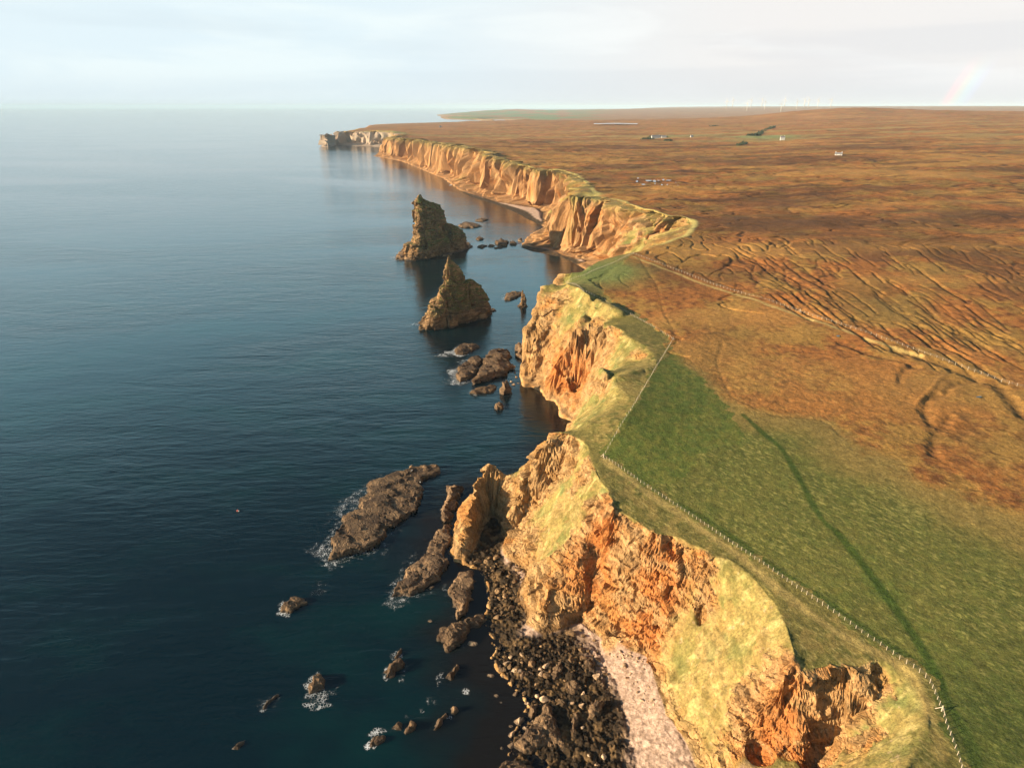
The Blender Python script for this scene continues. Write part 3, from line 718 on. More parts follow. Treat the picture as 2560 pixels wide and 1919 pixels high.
    for (lx, lz, a_, wt) in ((11.0, 7.0, 2.2, nearf), (4.8, 2.2, 1.15, nearf), (1.9, 0.9, 0.26, nearf*np.clip(1.7/(cell[ci]*2.2)-0.3, 0, 1)), (30.0, 400.0, 8.5, farf), (13.0, 150.0, 5.0, farf), (7.0, 14.0, 2.0, farf)):
        q = np.nonzero(wt > 0.01)[0]
        if len(q) == 0: continue
        v, e = cells(wxx[q]/lx + 3.3, wyy[q]/lx, zd[q]/lz)
        blkv[q] += wt[q]*a_*v - wt[q]*0.35*a_*sstep(0.10, 0.0, e)
        crack[q] = np.maximum(crack[q], wt[q]*sstep(0.09, 0.0, e)*(0.5 if lx < 2 else 0.8))
    stepb = np.zeros(len(x)); stepb[ci] = blkv
    crk = np.zeros(len(x)); crk[ci] = crack
    lat += cliff*np.where(rr < 520, 0.08 + 0.92*bare, 0.55 + 0.45*bare)*np.interp(rr, [100, 150, 215, 235, 300, 520, 560], [0.9, 0.72, 0.72, 0.95, 0.62, 0.6, 1.0])*(0.3*blk + stepb + 0.5*(saw - 0.5) + 0.2*(saw2 - 0.5)*np.clip(0.9/cell-1, 0, 1))
    damp = sstep(0.5, 7, z)
    gf_ = 1 - 2.2*np.abs(fbm3(x, y, z*0.06, 80, 2, 0.4, cell, 31.0)); gf2 = 1 - 2.2*np.abs(fbm3(x, y, z*0.06, 38, 2, 0.4, cell, 33.0))
    lat -= cliff*np.interp(rr, [450, 900, 1400, 4000], [0, 8, 26, 34])*sstep(0.62, 0.86, gf_)
    lat -= cliff*np.interp(rr, [350, 600, 1200, 4000], [0, 6, 15, 18])*sstep(0.58, 0.86, gf2)
    lat *= damp
    gl = np.maximum(np.hypot(gx_, gy_), 1e-4)
    ox, oy = -gx_/gl, -gy_/gl
    dz += cliff*(0.2 + 0.6*bare)*(0.9*blk + 0.6*(saw-0.5))*damp
    dz += (1-cliff)*sstep(0.2, 0.4, sl)*0.5*n_mid*damp
    # foreshore: rough rock and stones awash
    shorez = sstep(3.4, 2.2, z)
    shorez = sstep(2.5, 1.8, z)*near
    dz += shorez*(0.55*fbm2(x, y, 5.5, 4, 0.6, cell, 4.0) - 0.10)
    qi = np.nonzero(shorez*(rr < 330) > 0.02)[0]
    for lx, a_ in ((3.4, 0.75), (1.5, 0.40)):
        v, e = cells(x[qi]/lx + 0.3*n_mid[qi], y[qi]/lx, z[qi]*0 + 0.4*n_fine[qi])
        dz[qi] += shorez[qi]*a_*(np.maximum(v, -0.2) - 0.5*sstep(0.15, 0.0, e))
    shing = beachz*sstep(1.8, 2.5, z)
    dz += shing*(0.22*fbm2(x, y, 1.3, 2, 0.6, cell, 2.4) + 0.30*sstep(0.0, 0.5, fbm2(x, y, 9, 2, .5, cell, 6.6)))
    px = x + ox*lat; py = y + oy*lat; pz = z + dz
    del h1, h2, wx, wy, wy2, g_big, g_far, g_mid, saw, saw2, gf_, gf2, ox, oy, gx_, gy_, gl, lat, hagmask, beyond, xc, yc_, zc_, wxx, wyy, zd, st_, tt, t2, tus
    px, py, pz = px.astype(f32), py.astype(f32), pz.astype(f32); hb = hb.astype(f32)
    gc.collect()
    # ---- colour of the ground
    def C(*c): return np.array(c, np.float32)[None]
    def mixc(a, b, t): return a + (b-a)*t.astype(np.float32)[:, None]
    cs = fbm2(x, y, 5.0, 4, 0.65, cell, 11.0); cb = fbm2(x, y, 38, 4, 0.55, cell, 12.0); cv = fbm2(x, y, 260, 3, 0.5, cell, 13.0)
    st = fbm2((x*0.80 + y*0.6), (y*0.8 - x*0.6)*0.38, 1.0, 3, 0.75, cell*0.5, 14.0)
    heath = mixc(np.repeat(C(0.35, 0.148, 0.044), len(x), 0), C(0.18, 0.076, 0.029), sstep(-0.2, 0.45, cs + 0.5*cb))
    heath = mixc(heath, C(0.33, 0.205, 0.058), 0.9*sstep(-0.1, 0.4, cb*0.9 - 0.4*cs + 0.25*cv))
    heath = mixc(heath, C(0.22, 0.155, 0.05), 0.55*sstep(0.05, 0.5, fbm2(x, y, 85, 3, 0.5, cell, 15.0)))
    heath = mixc(heath, C(0.42, 0.28, 0.11), 0.55*sstep(0.12, 0.6, st))
    heath = mixc(heath, C(0.085, 0.046, 0.020), 0.6*sstep(0.10, 0.55, fbm2((x*0.8+y*0.6), (y*0.8-x*0.6)*0.45, 2.4, 3, 0.7, cell*0.6, 19.0)))
    heath = mixc(heath, C(0.055, 0.030, 0.020), np.clip(gr*1.0 + 0.55*np.maximum(groove, 0), 0, 0.92))
    heath = mixc(heath, C(0.42, 0.25, 0.07), np.clip(-groove, 0, 1)*0.8)
    band = fbm2(x*0.30 + y*0.10, y, 110, 3, 0.5, cell, 51.0); band2 = fbm2(x*0.22, y, 42, 3, 0.55, cell, 52.0)
    heath = mixc(heath, C(0.13, 0.062, 0.028), 0.72*sstep(0.08, 0.42, band)*sstep(330, 600, rr)*sstep(3600, 2200, rr))
    heath = mixc(heath, C(0.43, 0.245, 0.075), 0.65*sstep(0.05, 0.45, -band)*sstep(200, 420, rr))
    heath = mixc(heath, C(0.085, 0.042, 0.022), 0.75*sstep(0.28, 0.5, band2)*sstep(480, 800, rr)*sstep(3000, 1900, rr))
    farb = sstep(1200, 2400, rr)
    heath = mixc(heath, C(0.42, 0.19, 0.075), 0.45*farb*sstep(-0.3, 0.4, cv))
    strip = fbm2(x*0.25, y, 130, 3, 0.5, cell, 17.0)
    heath = mixc(heath, C(0.34, 0.26, 0.10), 0.7*farb*sstep(0.1, 0.4, strip)*sstep(4200, 3000, rr))
    green = mixc(np.repeat(C(0.084, 0.110, 0.024), len(x), 0), C(0.125, 0.13, 0.03), sstep(-0.3, 0.4, cs + 0.3*cb))
    olive = mixc(np.repeat(C(0.15, 0.128, 0.038), len(x), 0), C(0.10, 0.10, 0.027), sstep(-0.3, 0.35, cb))
    tuft = sstep(0.10, 0.55, st + 0.35*cb)
    fld = mixc(green, olive, np.clip(1 - core, 0, 1)*sstep(-0.4, 0.3, cb + 0.25)*0.55)
    fld = mixc(fld, C(0.42, 0.36, 0.12), (0.10 + 0.26*(1-core))*tuft)
    dk = np.array(on('c6', 2050, 1120)); dkm = np.exp(-(((x-dk[0])/26)**2 + ((y-dk[1])/20)**2))
    fld = mixc(fld, C(0.040, 0.066, 0.015), 0.6*dkm)  # darker grass here, with a lens vignette also painted into the colour
    fld = mixc(fld, C(0.26, 0.165, 0.055), 0.65*sstep(26, 4, nh + 8*cb)*(1-core))
    brow_g = mixc(olive, C(0.30, 0.21, 0.07), 0.55*sstep(-0.2, 0.4, cs + cb))
    brow_g = mixc(brow_g, C(0.46, 0.37, 0.14), 0.45*tuft)
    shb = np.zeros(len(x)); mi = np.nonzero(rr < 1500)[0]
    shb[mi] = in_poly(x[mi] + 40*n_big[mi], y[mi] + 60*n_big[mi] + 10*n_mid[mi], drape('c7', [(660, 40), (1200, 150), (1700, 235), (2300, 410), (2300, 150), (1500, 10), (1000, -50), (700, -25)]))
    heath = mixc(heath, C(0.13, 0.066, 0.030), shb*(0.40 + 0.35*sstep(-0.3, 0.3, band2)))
    heath = heath*C(0.90, 0.84, 0.78)
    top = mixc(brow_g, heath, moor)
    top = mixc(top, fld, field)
    for k, pts in enumerate(TRACKS):
        d = pl_dist(x[i], y[i], pts, 9) + 0.6*n_mid[i]
        a = np.zeros(len(x)); a[i] = sstep(1.9, 0.5, d)*(0.85 if k == 0 else 0.65)
        top = mixc(top, C(0.038, 0.068, 0.012), a*field)
    for k, pts in enumerate(PATHS):
        d = pl_dist(x[i], y[i], pts, 9) + 0.5*n_mid[i]
        a = np.zeros(len(x)); a[i] = sstep(2.2, 0.4, d)*(0.5, 0.4, 0.8)[k]
        top = mixc(top, C(0.42, 0.30, 0.11), a)
    # promontory turf
    pg = np.zeros(len(x)); pc = np.array(on('c3', 1420, 190)); pg[i] = np.exp(-(((x[i]-pc[0])/26)**2 + ((y[i]-pc[1])/26)**2))
    top = mixc(top, C(0.14, 0.175, 0.055), np.clip(pg*1.3 + 0.3*cs*pg, 0, 0.9))
    # pale grass along the far cliff edges
    top = mixc(top, C(0.40, 0.36, 0.13), 0.75*sstep(0.06, 0.2, sl)*(rr > 560)*(rr < 4500)*plate)
    # far farmland on the distant ness
    farg = sstep(6500, 7500, rr)*sstep(0.16, 0.05, np.arctan2(x, y))
    top = mixc(top, C(0.16, 0.20, 0.07), farg*sstep(-0.2, 0.3, fbm2(x, y*0.4, 600, 2, .5, None, 3.9)+0.15))
    gfar = np.array(on('d2', 1850, 335)); gf = np.exp(-(((x-gfar[0])/110)**2 + ((y-gfar[1])/170)**2))
    gfar2 = np.array(on('d2', 1000, 325)); gf = np.maximum(gf, 0.7*np.exp(-(((x-gfar2[0])/140)**2 + ((y-gfar2[1])/150)**2)))
    top = mixc(top, C(0.22, 0.26, 0.10), np.clip(gf, 0, 0.8))
    # cliffs
    rk = fbm3(x, y, z*1.6, 7, 4, 0.6, cell, 21.0); rb_ = fbm3(x, y, z, 28, 3, 0.5, cell, 22.0)
    rock = mixc(np.repeat(C(0.41, 0.285, 0.160), len(x), 0), C(0.33, 0.205, 0.095), sstep(-0.25, 0.35, rk))
    rock = mixc(rock, C(0.41, 0.195, 0.066), 0.65*sstep(0.22, 0.55, rb_ + 0.25*rk))
    rock = mixc(rock, C(0.20, 0.12, 0.055), 0.6*sstep(0.25, 0.6, -rk + 0.2*rb_))
    vst = fbm3(x, y, z*0.12, 16, 3, 0.6, cell, 41.0)
    rock = mixc(rock, C(0.24, 0.135, 0.062), 0.55*sstep(0.1, 0.45, vst)*sstep(400, 700, rr))
    rock = mixc(rock, C(0.47, 0.34, 0.20), 0.5*sstep(0.1, 0.45, -vst)*sstep(400, 700, rr))
    rock = np.where((rr > 500)[:, None], rock*C(1.10, 0.90, 0.74), rock*C(1.10, 0.99, 0.82))
    bed = pn2(z/3.2 + 0.9*n_mid + 0.02*x, x*0 + 3.3) + 0.7*pn2(z/1.3 + 0.8*n_mid + 0.02*y, x*0 + 9.3)*np.clip(2/np.maximum(cell, .2) - 0.4, 0, 1)
    rock = rock*(1 + ((0.20 + 0.14*sstep(300, 600, rr))*bed)[:, None])
    rock = rock*(1 - 0.40*crk[:, None])
    gs = mixc(np.repeat(C(0.315, 0.238, 0.080), len(x), 0), C(0.165, 0.145, 0.043), sstep(-0.35, 0.35, rk - 0.3*rb_ + 0.8*cs))
    gs = mixc(gs, C(0.44, 0.34, 0.14), 0.6*sstep(0.05, 0.5, cs))
    gs = mixc(gs, C(0.12, 0.17, 0.06), 0.6*sstep(0.25, 0.55, fbm3(x, y, z, 13, 3, 0.55, cell, 24.0)))
    gs = gs*(1 + 0.42*fbm3(x, y, z, 1.3, 3, 0.75, cell*0.5, 61.0)[:, None] + 0.30*cs[:, None])
    gs = mixc(gs, C(0.165, 0.175, 0.055), 0.55*sstep(0.0, 0.5, fbm3(x, y, z*0.5, 9, 3, 0.6, cell, 66.0)))
    gs = mixc(gs, C(0.45, 0.33, 0.19), 0.7*sstep(0.42, 0.6, fbm3(x, y, z, 2.6, 3, 0.65, cell*0.6, 63.0)))
    face = mixc(gs, rock, np.clip(np.maximum(bare*1.05, sstep(9, 4, z + n_mid)), 0, 1))
    gtop = sstep(450, 700, rr)*np.clip(0.75*sstep(0.84, 1.02, z/hb + 0.18*rk) + 0.45*sstep(0.38, 0.6, fbm3(x, y, z*0.35, 30, 3, 0.55, cell, 68.0)), 0, 0.85)*sstep(3200, 2600, rr)
    face = mixc(face, gs, gtop)
    orange = np.zeros(len(x))
    oc = np.array(on('c3', 1110, 1000)); orange[i] = np.exp(-(((x[i]-oc[0])/20)**2 + ((y[i]-oc[1])/26)**2 + ((z[i]-20)/14)**2))
    for c, px_, py_, pz_, s_ in (('c6', 330, 640, 16, 8), ('c6', 400, 430, 32, 7), ('c6', 1000, 1320, 16, 9), ('c4', 1960, 1000, 22, 7)):
        q = on(c, px_, py_); orange[i] = np.maximum(orange[i], np.exp(-(((x[i]-q[0])**2 + (y[i]-q[1])**2)/(s_*1.05)**2)))
    face = mixc(face, C(0.42, 0.158, 0.045), np.clip(orange*1.35, 0, 0.95)*sstep(-0.5, 0.3, rk + 0.1))
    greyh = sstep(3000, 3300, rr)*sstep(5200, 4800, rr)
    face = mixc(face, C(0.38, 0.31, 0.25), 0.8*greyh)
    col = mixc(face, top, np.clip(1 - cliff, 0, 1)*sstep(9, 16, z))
    lowm = (1-sstep(9, 16, z))*(1-cliff)*sstep(0.62, 0.42, sl)*(rr < 2500)
    pink = mixc(np.repeat(C(0.54, 0.385, 0.30), len(x), 0), C(0.36, 0.25, 0.185), sstep(-0.3, 0.4, fbm2(x, y, 1.6, 3, .7, cell, 31.0)))
    dark = mixc(np.repeat(C(0.042, 0.029, 0.018), len(x), 0), C(0.150, 0.094, 0.045), sstep(-0.1, 0.5, fbm2(x, y, 4.5, 4, .6, cell, 32.0)))
    weed = sstep(2.45, 1.75, z + 0.35*n_mid)
    lowc = mixc(pink, dark, weed)
    col = mixc(col, lowc, np.clip(lowm, 0, 1))
    wetl = sstep(4.5, 1.0, z + dz + 0.8*n_mid)*cliff
    col = mixc(col, C(0.05, 0.033, 0.022), wetl*0.85)
    # ragged dark edge where turf breaks over rock
    col = np.clip(col*(1 + 0.22*n_fine[:, None]), 0.004, 0.8)
    msk = np.stack([np.clip(np.maximum(bare, np.maximum(weed*lowm, 0)), 0, 1), plate, lowm], 1)
    V = np.stack([px, py, pz], 1)
    import resource; print('rss MB', resource.getrusage(resource.RUSAGE_SELF).ru_maxrss//1024)
    me = grid_mesh('terrain', V, F[:, ::-1], {'Col': col.astype(np.float32), 'Msk': msk.astype(np.float32)}, M_TERR)
    fs = (bare*cliff)[F[:, 0]] < 0.35
    me.polygons.foreach_set('use_smooth', fs)
    link('terrain', me, kind='structure')
    print('terrain done', round(time.time()-T0, 1))
build_terrain(); gc.collect()

# ------------------------------------------------------------------ sea
def build_sea():
    th = np.linspace(-math.pi, math.pi, 421)[:-1]
    rh = np.concatenate([np.arange(math.log(4), math.log(60), 0.08), np.arange(math.log(60), math.log(1200), 0.012), np.arange(math.log(1200), math.log(80000), 0.05)])
    r = np.exp(rh)
    TH, RR = np.meshgrid(th, r)
    x = RR*np.sin(TH); y = RR*np.cos(TH)
    near = (RR < 1300) & (np.abs(TH) < 1.2)
    d = np.full(x.shape, 60.0)
    d[near] = pl_dist(x[near], y[near], shore[:90], 60)
    n = pn2(x/14, y/14)*8 + pn2(x/5, y/5)*3
    s = sstep(34, 4, d + n)*sstep(700, 150, RR)*0.9 + sstep(16, 2, d+n)*0.35*(RR < 1200)
    nt, nr = len(th), len(r)
    i = np.arange(nr-1)[:, None]*nt; j = np.arange(nt)[None]; j2 = (j+1) % nt
    F = np.stack([(i+j), (i+nt+j), (i+nt+j2), (i+j2)], -1).reshape(-1, 4)
    V = np.stack([x, y, np.zeros_like(x)], -1).reshape(-1, 3)
    s = np.clip(s, 0, 1).reshape(-1, 1)
    me = grid_mesh('sea', V, F[:, ::-1], {'Shore': np.repeat(s, 3, 1).astype(np.float32)}, M_WATER)
    link('sea', me, kind='structure')
build_sea()

# ------------------------------------------------------------------ sea stacks
def loft(rows, c, y0, xc0, skew, aspect, yaw, nth=190, sub=7):
    """rings from silhouette rows (photo y, left x, right x); each ring a rounded block turned by yaw"""
    st = []
    for (yy, xl, xr) in rows:
        yc = y0
        for it in range(4):
            dl = ray(c, xl, yy); dr = ray(c, xr, yy)
            tl = yc/dl[1]; tr = yc/dr[1]
            xl_w, xr_w = dl[0]*tl, dr[0]*tr
            zz = CAM_Z + dl[2]*tl
            xm = 0.5*(xl_w+xr_w); yc = y0 + (xm-xc0)*skew
        st.append((zz, xm, yc, 0.5*(xr_w-xl_w)))
    st = np.array(st)[::-1]
    zs = np.linspace(st[0, 0], st[-1, 0], len(rows)*sub + 30)
    xm, ym, hw = (np.interp(zs, st[:, 0], st[:, k]) for k in (1, 2, 3))
    ph = np.linspace(0, 2*np.pi, nth, endpoint=False)
    e = 2/3.0
    bx = np.sign(np.cos(ph))*np.abs(np.cos(ph))**e; by = np.sign(np.sin(ph))*np.abs(np.sin(ph))**e*aspect
    cx = bx*math.cos(yaw) - by*math.sin(yaw); cyv = bx*math.sin(yaw) + by*math.cos(yaw)
    k = 1/np.abs(cx).max(); cx, cyv = cx*k, cyv*k
    X = xm[:, None] + hw[:, None]*cx[None]; Y = ym[:, None] + hw[:, None]*cyv[None]; Zg = np.repeat(zs[:, None], nth, 1)
    # rock relief
    ux, uy = cx/np.hypot(cx, cyv), cyv/np.hypot(cx, cyv)
    d = 0.8*fbm3(X, Y, Zg*0.3, 9, 3, 0.55) + 0.5*fbm3(X, Y, Zg*1.5, 3.2, 3, 0.6, None, 4.0) + 2.0*fbm3(X, Y, Zg*0.5, 20, 2, 0.5, None, 8.0)
    zt = Zg + 0.12*X + 1.0*pn2(X/8, Y/8)
    d += 1.1*(((zt/4.3) % 1)-0.5) + 0.55*(((zt/1.5) % 1)-0.5)
    q1 = fbm3(X, Y, Zg*0.45, 7.5, 2, 0.5, None, 12.0); q2 = fbm3(X, Y, Zg*0.9, 3.4, 2, 0.5, None, 14.0)
    sx, sy = X + 1.2*q1, Y + 1.2*q2; sz = Zg + 0.14*X
    for lx, lz, a_ in ((13, 24, 4.2), (6, 10, 2.2), (2.8, 1.8, 0.6)):
        v, e = cells(sx/lx, sy/lx, sz/lz)
        d += a_*v - 0.5*a_*sstep(0.12, 0.0, e)
    d = (d - 0.9)*np.clip(hw[:, None]/9, 0.12, 0.9)
    X = X + ux[None]*d; Y = Y + uy[None]*d; Zg = Zg + 0.6*fbm3(X, Y, Zg, 4, 2, .5, None, 2.0)
    nz = len(zs)
    i = np.arange(nz-1)[:, None]*nth; j = np.arange(nth)[None]; j2 = (j+1) % nth
    F = np.stack([i+j, i+j2, i+nth+j2, i+nth+j], -1).reshape(-1, 4)
    V = np.stack([X, Y, Zg], -1).reshape(-1, 3)
    V = np.concatenate([V, [[xm[-1], ym[-1], zs[-1]+0.5]]])
    top = (nz-1)*nth
    tri = np.stack([top+np.arange(nth), top+(np.arange(nth)+1) % nth, np.full(nth, len(V)-1), np.full(nth, len(V)-1)], 1)
    return V, F, tri[:, :3]
def join_lofts(name, parts, mat):
    V = []; faces = []; o = 0
    for v, f, t in parts:
        V.append(v); faces += [tuple(int(k)+o for k in q) for q in f] + [tuple(int(k)+o for k in q) for q in t]; o += len(v)
    me = bpy.data.meshes.new(name)
    me.from_pydata(np.concatenate(V).tolist(), [], faces); me.update()
    me.materials.append(mat)
    return me
near_spire = loft([(785, 868, 884), (830, 856, 898), (880, 842, 940), (950, 818, 976), (1020, 802, 1010), (1100, 788, 1026), (1170, 772, 1040), (1190, 738, 1046), (1260, 724, 1060), (1310, 690, 1075), (1360, 655, 1090), (1420, 625, 1110), (1470, 622, 1120)], 'c2', 556, -52, 0.9, 0.42, R_(44))
near_sh = loft([(1018, 1060, 1104), (1050, 1010, 1125), (1100, 985, 1172), (1160, 940, 1195), (1200, 900, 1230), (1260, 880, 1266), (1320, 860, 1300), (1420, 850, 1322), (1470, 850, 1326)], 'c2', 574, -32, 0.9, 0.45, R_(44))
link('sea_stack', join_lofts('sea_stack', [near_spire, near_sh], M_STACK), label='pointed brown sea stack with a sharp spire and jagged lower shoulder', cat='sea stack', group='tall sea stacks')
far_spire = loft([(185, 580, 598), (225, 562, 615), (262, 550, 680), (300, 545, 762), (350, 541, 788), (420, 541, 812), (480, 543, 822), (560, 546, 826), (630, 530, 830), (645, 472, 835), (700, 468, 845), (790, 470, 850), (830, 472, 850)], 'c2', 838, -102, 0.9, 0.5, R_(50))
far_sh = loft([(462, 800, 860), (500, 780, 935), (545, 760, 985), (590, 745, 1022), (650, 735, 1032), (700, 730, 1060), (745, 720, 1085), (790, 720, 1095)], 'c2', 872, -78, 0.9, 0.55, R_(50))
link('sea_stack', join_lofts('sea_stack', [far_spire, far_sh], M_STACK), label='blunt sea stack with a steep tower and green grassy back slope', cat='sea stack', group='tall sea stacks')
p0 = at('c2', 1610, 1285); 
small = loft([(1128, 1598, 1612), (1160, 1588, 1622), (1185, 1580, 1645), (1230, 1572, 1650), (1265, 1560, 1652), (1280, 1530, 1668), (1298, 1505, 1700), (1315, 1505, 1700)], 'c2', p0[1], p0[0], 0.3, 0.75, R_(15), nth=60, sub=3)
link('sea_stack', join_lofts('sea_stack', [small], M_STACK), label='small dark rock spike standing in the water beside the near promontory', cat='sea stack')

# ------------------------------------------------------------------ skerries: low rocks from their outlines
FOAM = []
def skerry(c, pts, h, label, name='skerry', cat='rock', step=None, group=None, mat=None, steep=0.35, foam=0.0, tilt=0.5):
    poly = np.array([at(c, p[0], p[1], 0.3)[:2] for p in pts])
    lo = poly.min(0)-1.5; hi = poly.max(0)+1.5
    size = (hi-lo).max()
    step = step or max(0.22, size/130)
    xs = np.arange(lo[0], hi[0], step); ys = np.arange(lo[1], hi[1], step)
    x, y = np.meshgrid(xs, ys)
    jx = x + 0.05*size*pn2(x/(size*.16)+5, y/(size*.16)) + 0.02*size*pn2(x/(size*.05), y/(size*.05)); jy = y + 0.05*size*pn2(x/(size*.16), y/(size*.16)+7)
    ins = in_poly(jx, jy, poly)
    pc = np.concatenate([poly, poly[:1]])
    d = pl_dist(jx.ravel(), jy.ravel(), pc, size).reshape(x.shape)*np.where(ins, 1, -1)
    w = max(0.6, h*steep)
    up = np.clip(d/w, -1.5, 1)
    prof = np.where(up > 0, up**0.6, up)
    cx_, cy_ = poly.mean(0)
    lean = 1 - tilt*np.clip((x-cx_)/size*1.4, -0.6, 0.6)               # beds dip to landward
    n = fbm2(x, y, max(2.5, size*.22), 4, .6, None, 1.7); n2 = fbm2(x, y, max(1.0, size*.05), 3, .6, None, 5.1)
    n = 0.75*n + 0.5*np.round(2.5*fbm2(x*0.8+y*0.6, (y*0.8-x*0.6)*0.4, max(2.0, size*.10), 2, .5, None, 3.3))/2.5
    z = h*prof*(0.62*lean + 0.22*n + 0.08*n2) + np.where(d > 0, 0.28*h*sstep(0, size*.25, d), 0)
    q = h/3.2; st = np.floor(z/q + 0.5*n)*q
    z = np.where(z > 0.2, 0.55*z + 0.45*st, z)
    z = np.where(d < 0, np.minimum(z, d*1.2), z) + 0.12
    keep = z > -0.8
    f = keep[:-1, :-1] & keep[1:, :-1] & keep[:-1, 1:] & keep[1:, 1:]
    idx = np.arange(x.size).reshape(x.shape)
    F = np.stack([idx[:-1, :-1][f], idx[:-1, 1:][f], idx[1:, 1:][f], idx[1:, :-1][f]], 1)
    u, inv = np.unique(F, return_inverse=True)
    lx = 0.25*h*fbm3(x, y, z, 2.5, 2)
    V = np.stack([x+lx-cx_, y-lx*.5-cy_, z], -1).reshape(-1, 3)[u]
    me = grid_mesh(name, V, inv.reshape(F.shape), None, mat or M_SKERRY, smooth=False)
    o = link(name, me, None, label, cat, group, None, (cx_, cy_, 0))
    foam = max(foam*0.85, 0.10)
    if foam: FOAM.append((poly, foam))
    return o
G = 'low rocks awash in the sea'
skerry('c4', [(130,780),(200,640),(300,520),(340,430),(420,360),(560,300),(690,235),(780,240),(880,240),(840,290),(790,350),(760,450),(700,530),(640,600),(560,670),(480,700),(470,760),(400,810),(300,830),(210,850),(160,875)], 3.6, 'largest flat skerry, long and lens shaped, lying off the pinnacle', group=G, foam=0.55)
skerry('c4', [(570,1150),(600,1060),(650,960),(780,860),(850,720),(900,670),(975,640),(965,760),(900,850),(930,910),(870,1010),(800,1060),(720,1110),(640,1130)], 3.4, 'long finger of rock running seaward from the foot of the pinnacle', group=G, foam=0.5)
skerry('c4', [(1010,990),(1090,960),(1125,1000),(1105,1100),(1085,1200),(1060,1270),(990,1290),(1000,1200),(950,1150),(955,1080)], 3.2, 'brown rock slab between the rock finger and the boulder field', group=G, foam=0.3)
skerry('c4', [(860,1420),(900,1370),(990,1330),(1120,1270),(1200,1260),(1190,1310),(1080,1370),(1060,1420),(1000,1500),(930,1510),(910,1460)], 3.2, 'long brown slab with pale blocks at its seaward end', group=G, foam=0.2)
skerry('c4', [(885,590),(910,500),(960,450),(930,400),(990,385),(1060,380),(1010,440),(990,520),(960,610),(920,620)], 6.0, 'knobbly rocks huddled against the outer side of the pinnacle', group=G, foam=0.2)
skerry('e3', [(455,215),(560,120),(720,90),(900,95),(940,140),(850,190),(740,240),(600,300),(520,290),(470,270)], 3.2, 'small skerry with white surf breaking on its left end', group=G, foam=1.0)
skerry('e3', [(960,340),(860,350),(740,400),(640,450),(570,540),(480,600),(460,680),(480,790),(520,830),(700,790),(830,730),(900,640),(950,530),(990,420)], 4.0, 'grooved skerry with surf along its seaward edge beside a higher slab', group=G, foam=0.85)
skerry('e3', [(1000,430),(1130,300),(1300,220),(1500,220),(1540,280),(1540,450),(1590,500),(1570,600),(1480,680),(1220,760),(1080,820),(880,880),(770,870),(780,800),(900,720),(960,600),(960,500)], 6.5, 'high dark reddish slab of rock off the orange promontory', group=G, foam=0.1)
skerry('e3', [(740,1030),(870,970),(1000,930),(1220,890),(1280,920),(1200,1030),(1060,1050),(880,1075)], 2.2, 'narrow broken reef between the dark slab and the open sea', group=G, foam=0.45)
skerry('e3', [(1340,1060),(1400,985),(1510,975),(1575,1030),(1480,1068),(1390,1082)], 9.0, 'squat block of rock, lit on its left, near the promontory foot', group=G, steep=0.25)
skerry('e3', [(1240,1340),(1300,1270),(1410,1300),(1405,1365),(1280,1380)], 3.4, 'lone small rock, the outermost below the squat block', group=G, steep=.2)
skerry('e3', [(1660,170),(1690,95),(1760,130),(1800,250),(1780,400),(1720,380),(1670,270)], 7.0, 'brown rock leaning against the left foot of the promontory', group=G)
skerry('c2', [(1425,1205),(1450,1165),(1520,1145),(1600,1150),(1580,1185),(1500,1220),(1430,1222)], 2.6, 'low reef with a dash of surf behind the small rock spike', group=G, foam=0.6)
skerry('c2', [(980,490),(1040,460),(1120,470),(1205,495),(1120,512),(1000,512)], 3.2, 'twin humped reef between the blunt stack and the pebble bay', group=G, foam=0.4)
skerry('c2', [(1140,440),(1190,420),(1260,430),(1210,452)], 2.6, 'small reef farthest into the bay behind the twin humped reef', group=G, foam=0.1)
skerry('c2', [(1140,622),(1180,600),(1225,620),(1180,636)], 2.6, 'isolated little reef beside the line of rocks off the dark cape', group=G)
skerry('c2', [(1155,700),(1200,680),(1255,690),(1200,716)], 2.0, 'outermost rock of the row leading to the dark cape', group=G, foam=0.3)
skerry('c2', [(1260,692),(1290,675),(1335,687),(1290,706)], 1.8, 'second rock of the row, next to the outermost', group=G, foam=0.2)
skerry('c2', [(1325,662),(1400,628),(1462,655),(1450,690),(1370,692)], 4.5, 'biggest domed rock of the row leading to the dark cape', group=G, foam=0.2)
skerry('c2', [(1480,672),(1510,640),(1542,660),(1530,692)], 3.5, 'rounded rock of the row, just seaward of the white trickle', group=G, foam=0.5)
skerry('c2', [(1320,706),(1400,697),(1412,712),(1330,718)], 1.2, 'thin ledge in front of the biggest domed rock of the row', group=G)
skerry('c2', [(1550,640),(1580,615),(1600,630),(1595,655)], 3.0, 'rock nearest the dark cape at the end of the row', group=G, foam=0.7)
skerry('c2', [(345,826),(400,742),(470,735),(500,832),(440,822)], 5.0, 'brown ledge at the seaward foot of the blunt stack', group=G, foam=0.7)
skerry('c2', [(1030,652),(1112,665),(1092,702),(1000,738),(880,788),(800,798),(840,760),(960,715)], 2.0, 'low pale ledge along the landward foot of the blunt stack', group=G)
skerry('c2', [(610,1462),(640,1420),(700,1440),(730,1510),(690,1510),(640,1492)], 3.0, 'surf washed ledge at the seaward foot of the pointed stack', group=G, foam=0.7)
skerry('c2', [(1250,1350),(1310,1295),(1328,1335),(1200,1390),(1000,1450),(840,1485),(800,1470),(1000,1420)], 1.8, 'low pale ledge along the near foot of the pointed stack', group=G)
skerry('d4', [(465,355),(500,290),(600,240),(670,255),(692,290),(600,330),(530,378)], 2.0, 'elongated rock with a tail of white foam, alone in open water', group=G, foam=0.7)
skerry('d4', [(700,1000),(760,880),(800,880),(842,930),(830,990),(760,1030),(720,1040)], 2.8, 'brown rock ringed by a wreath of lacy foam', group=G, foam=0.85)
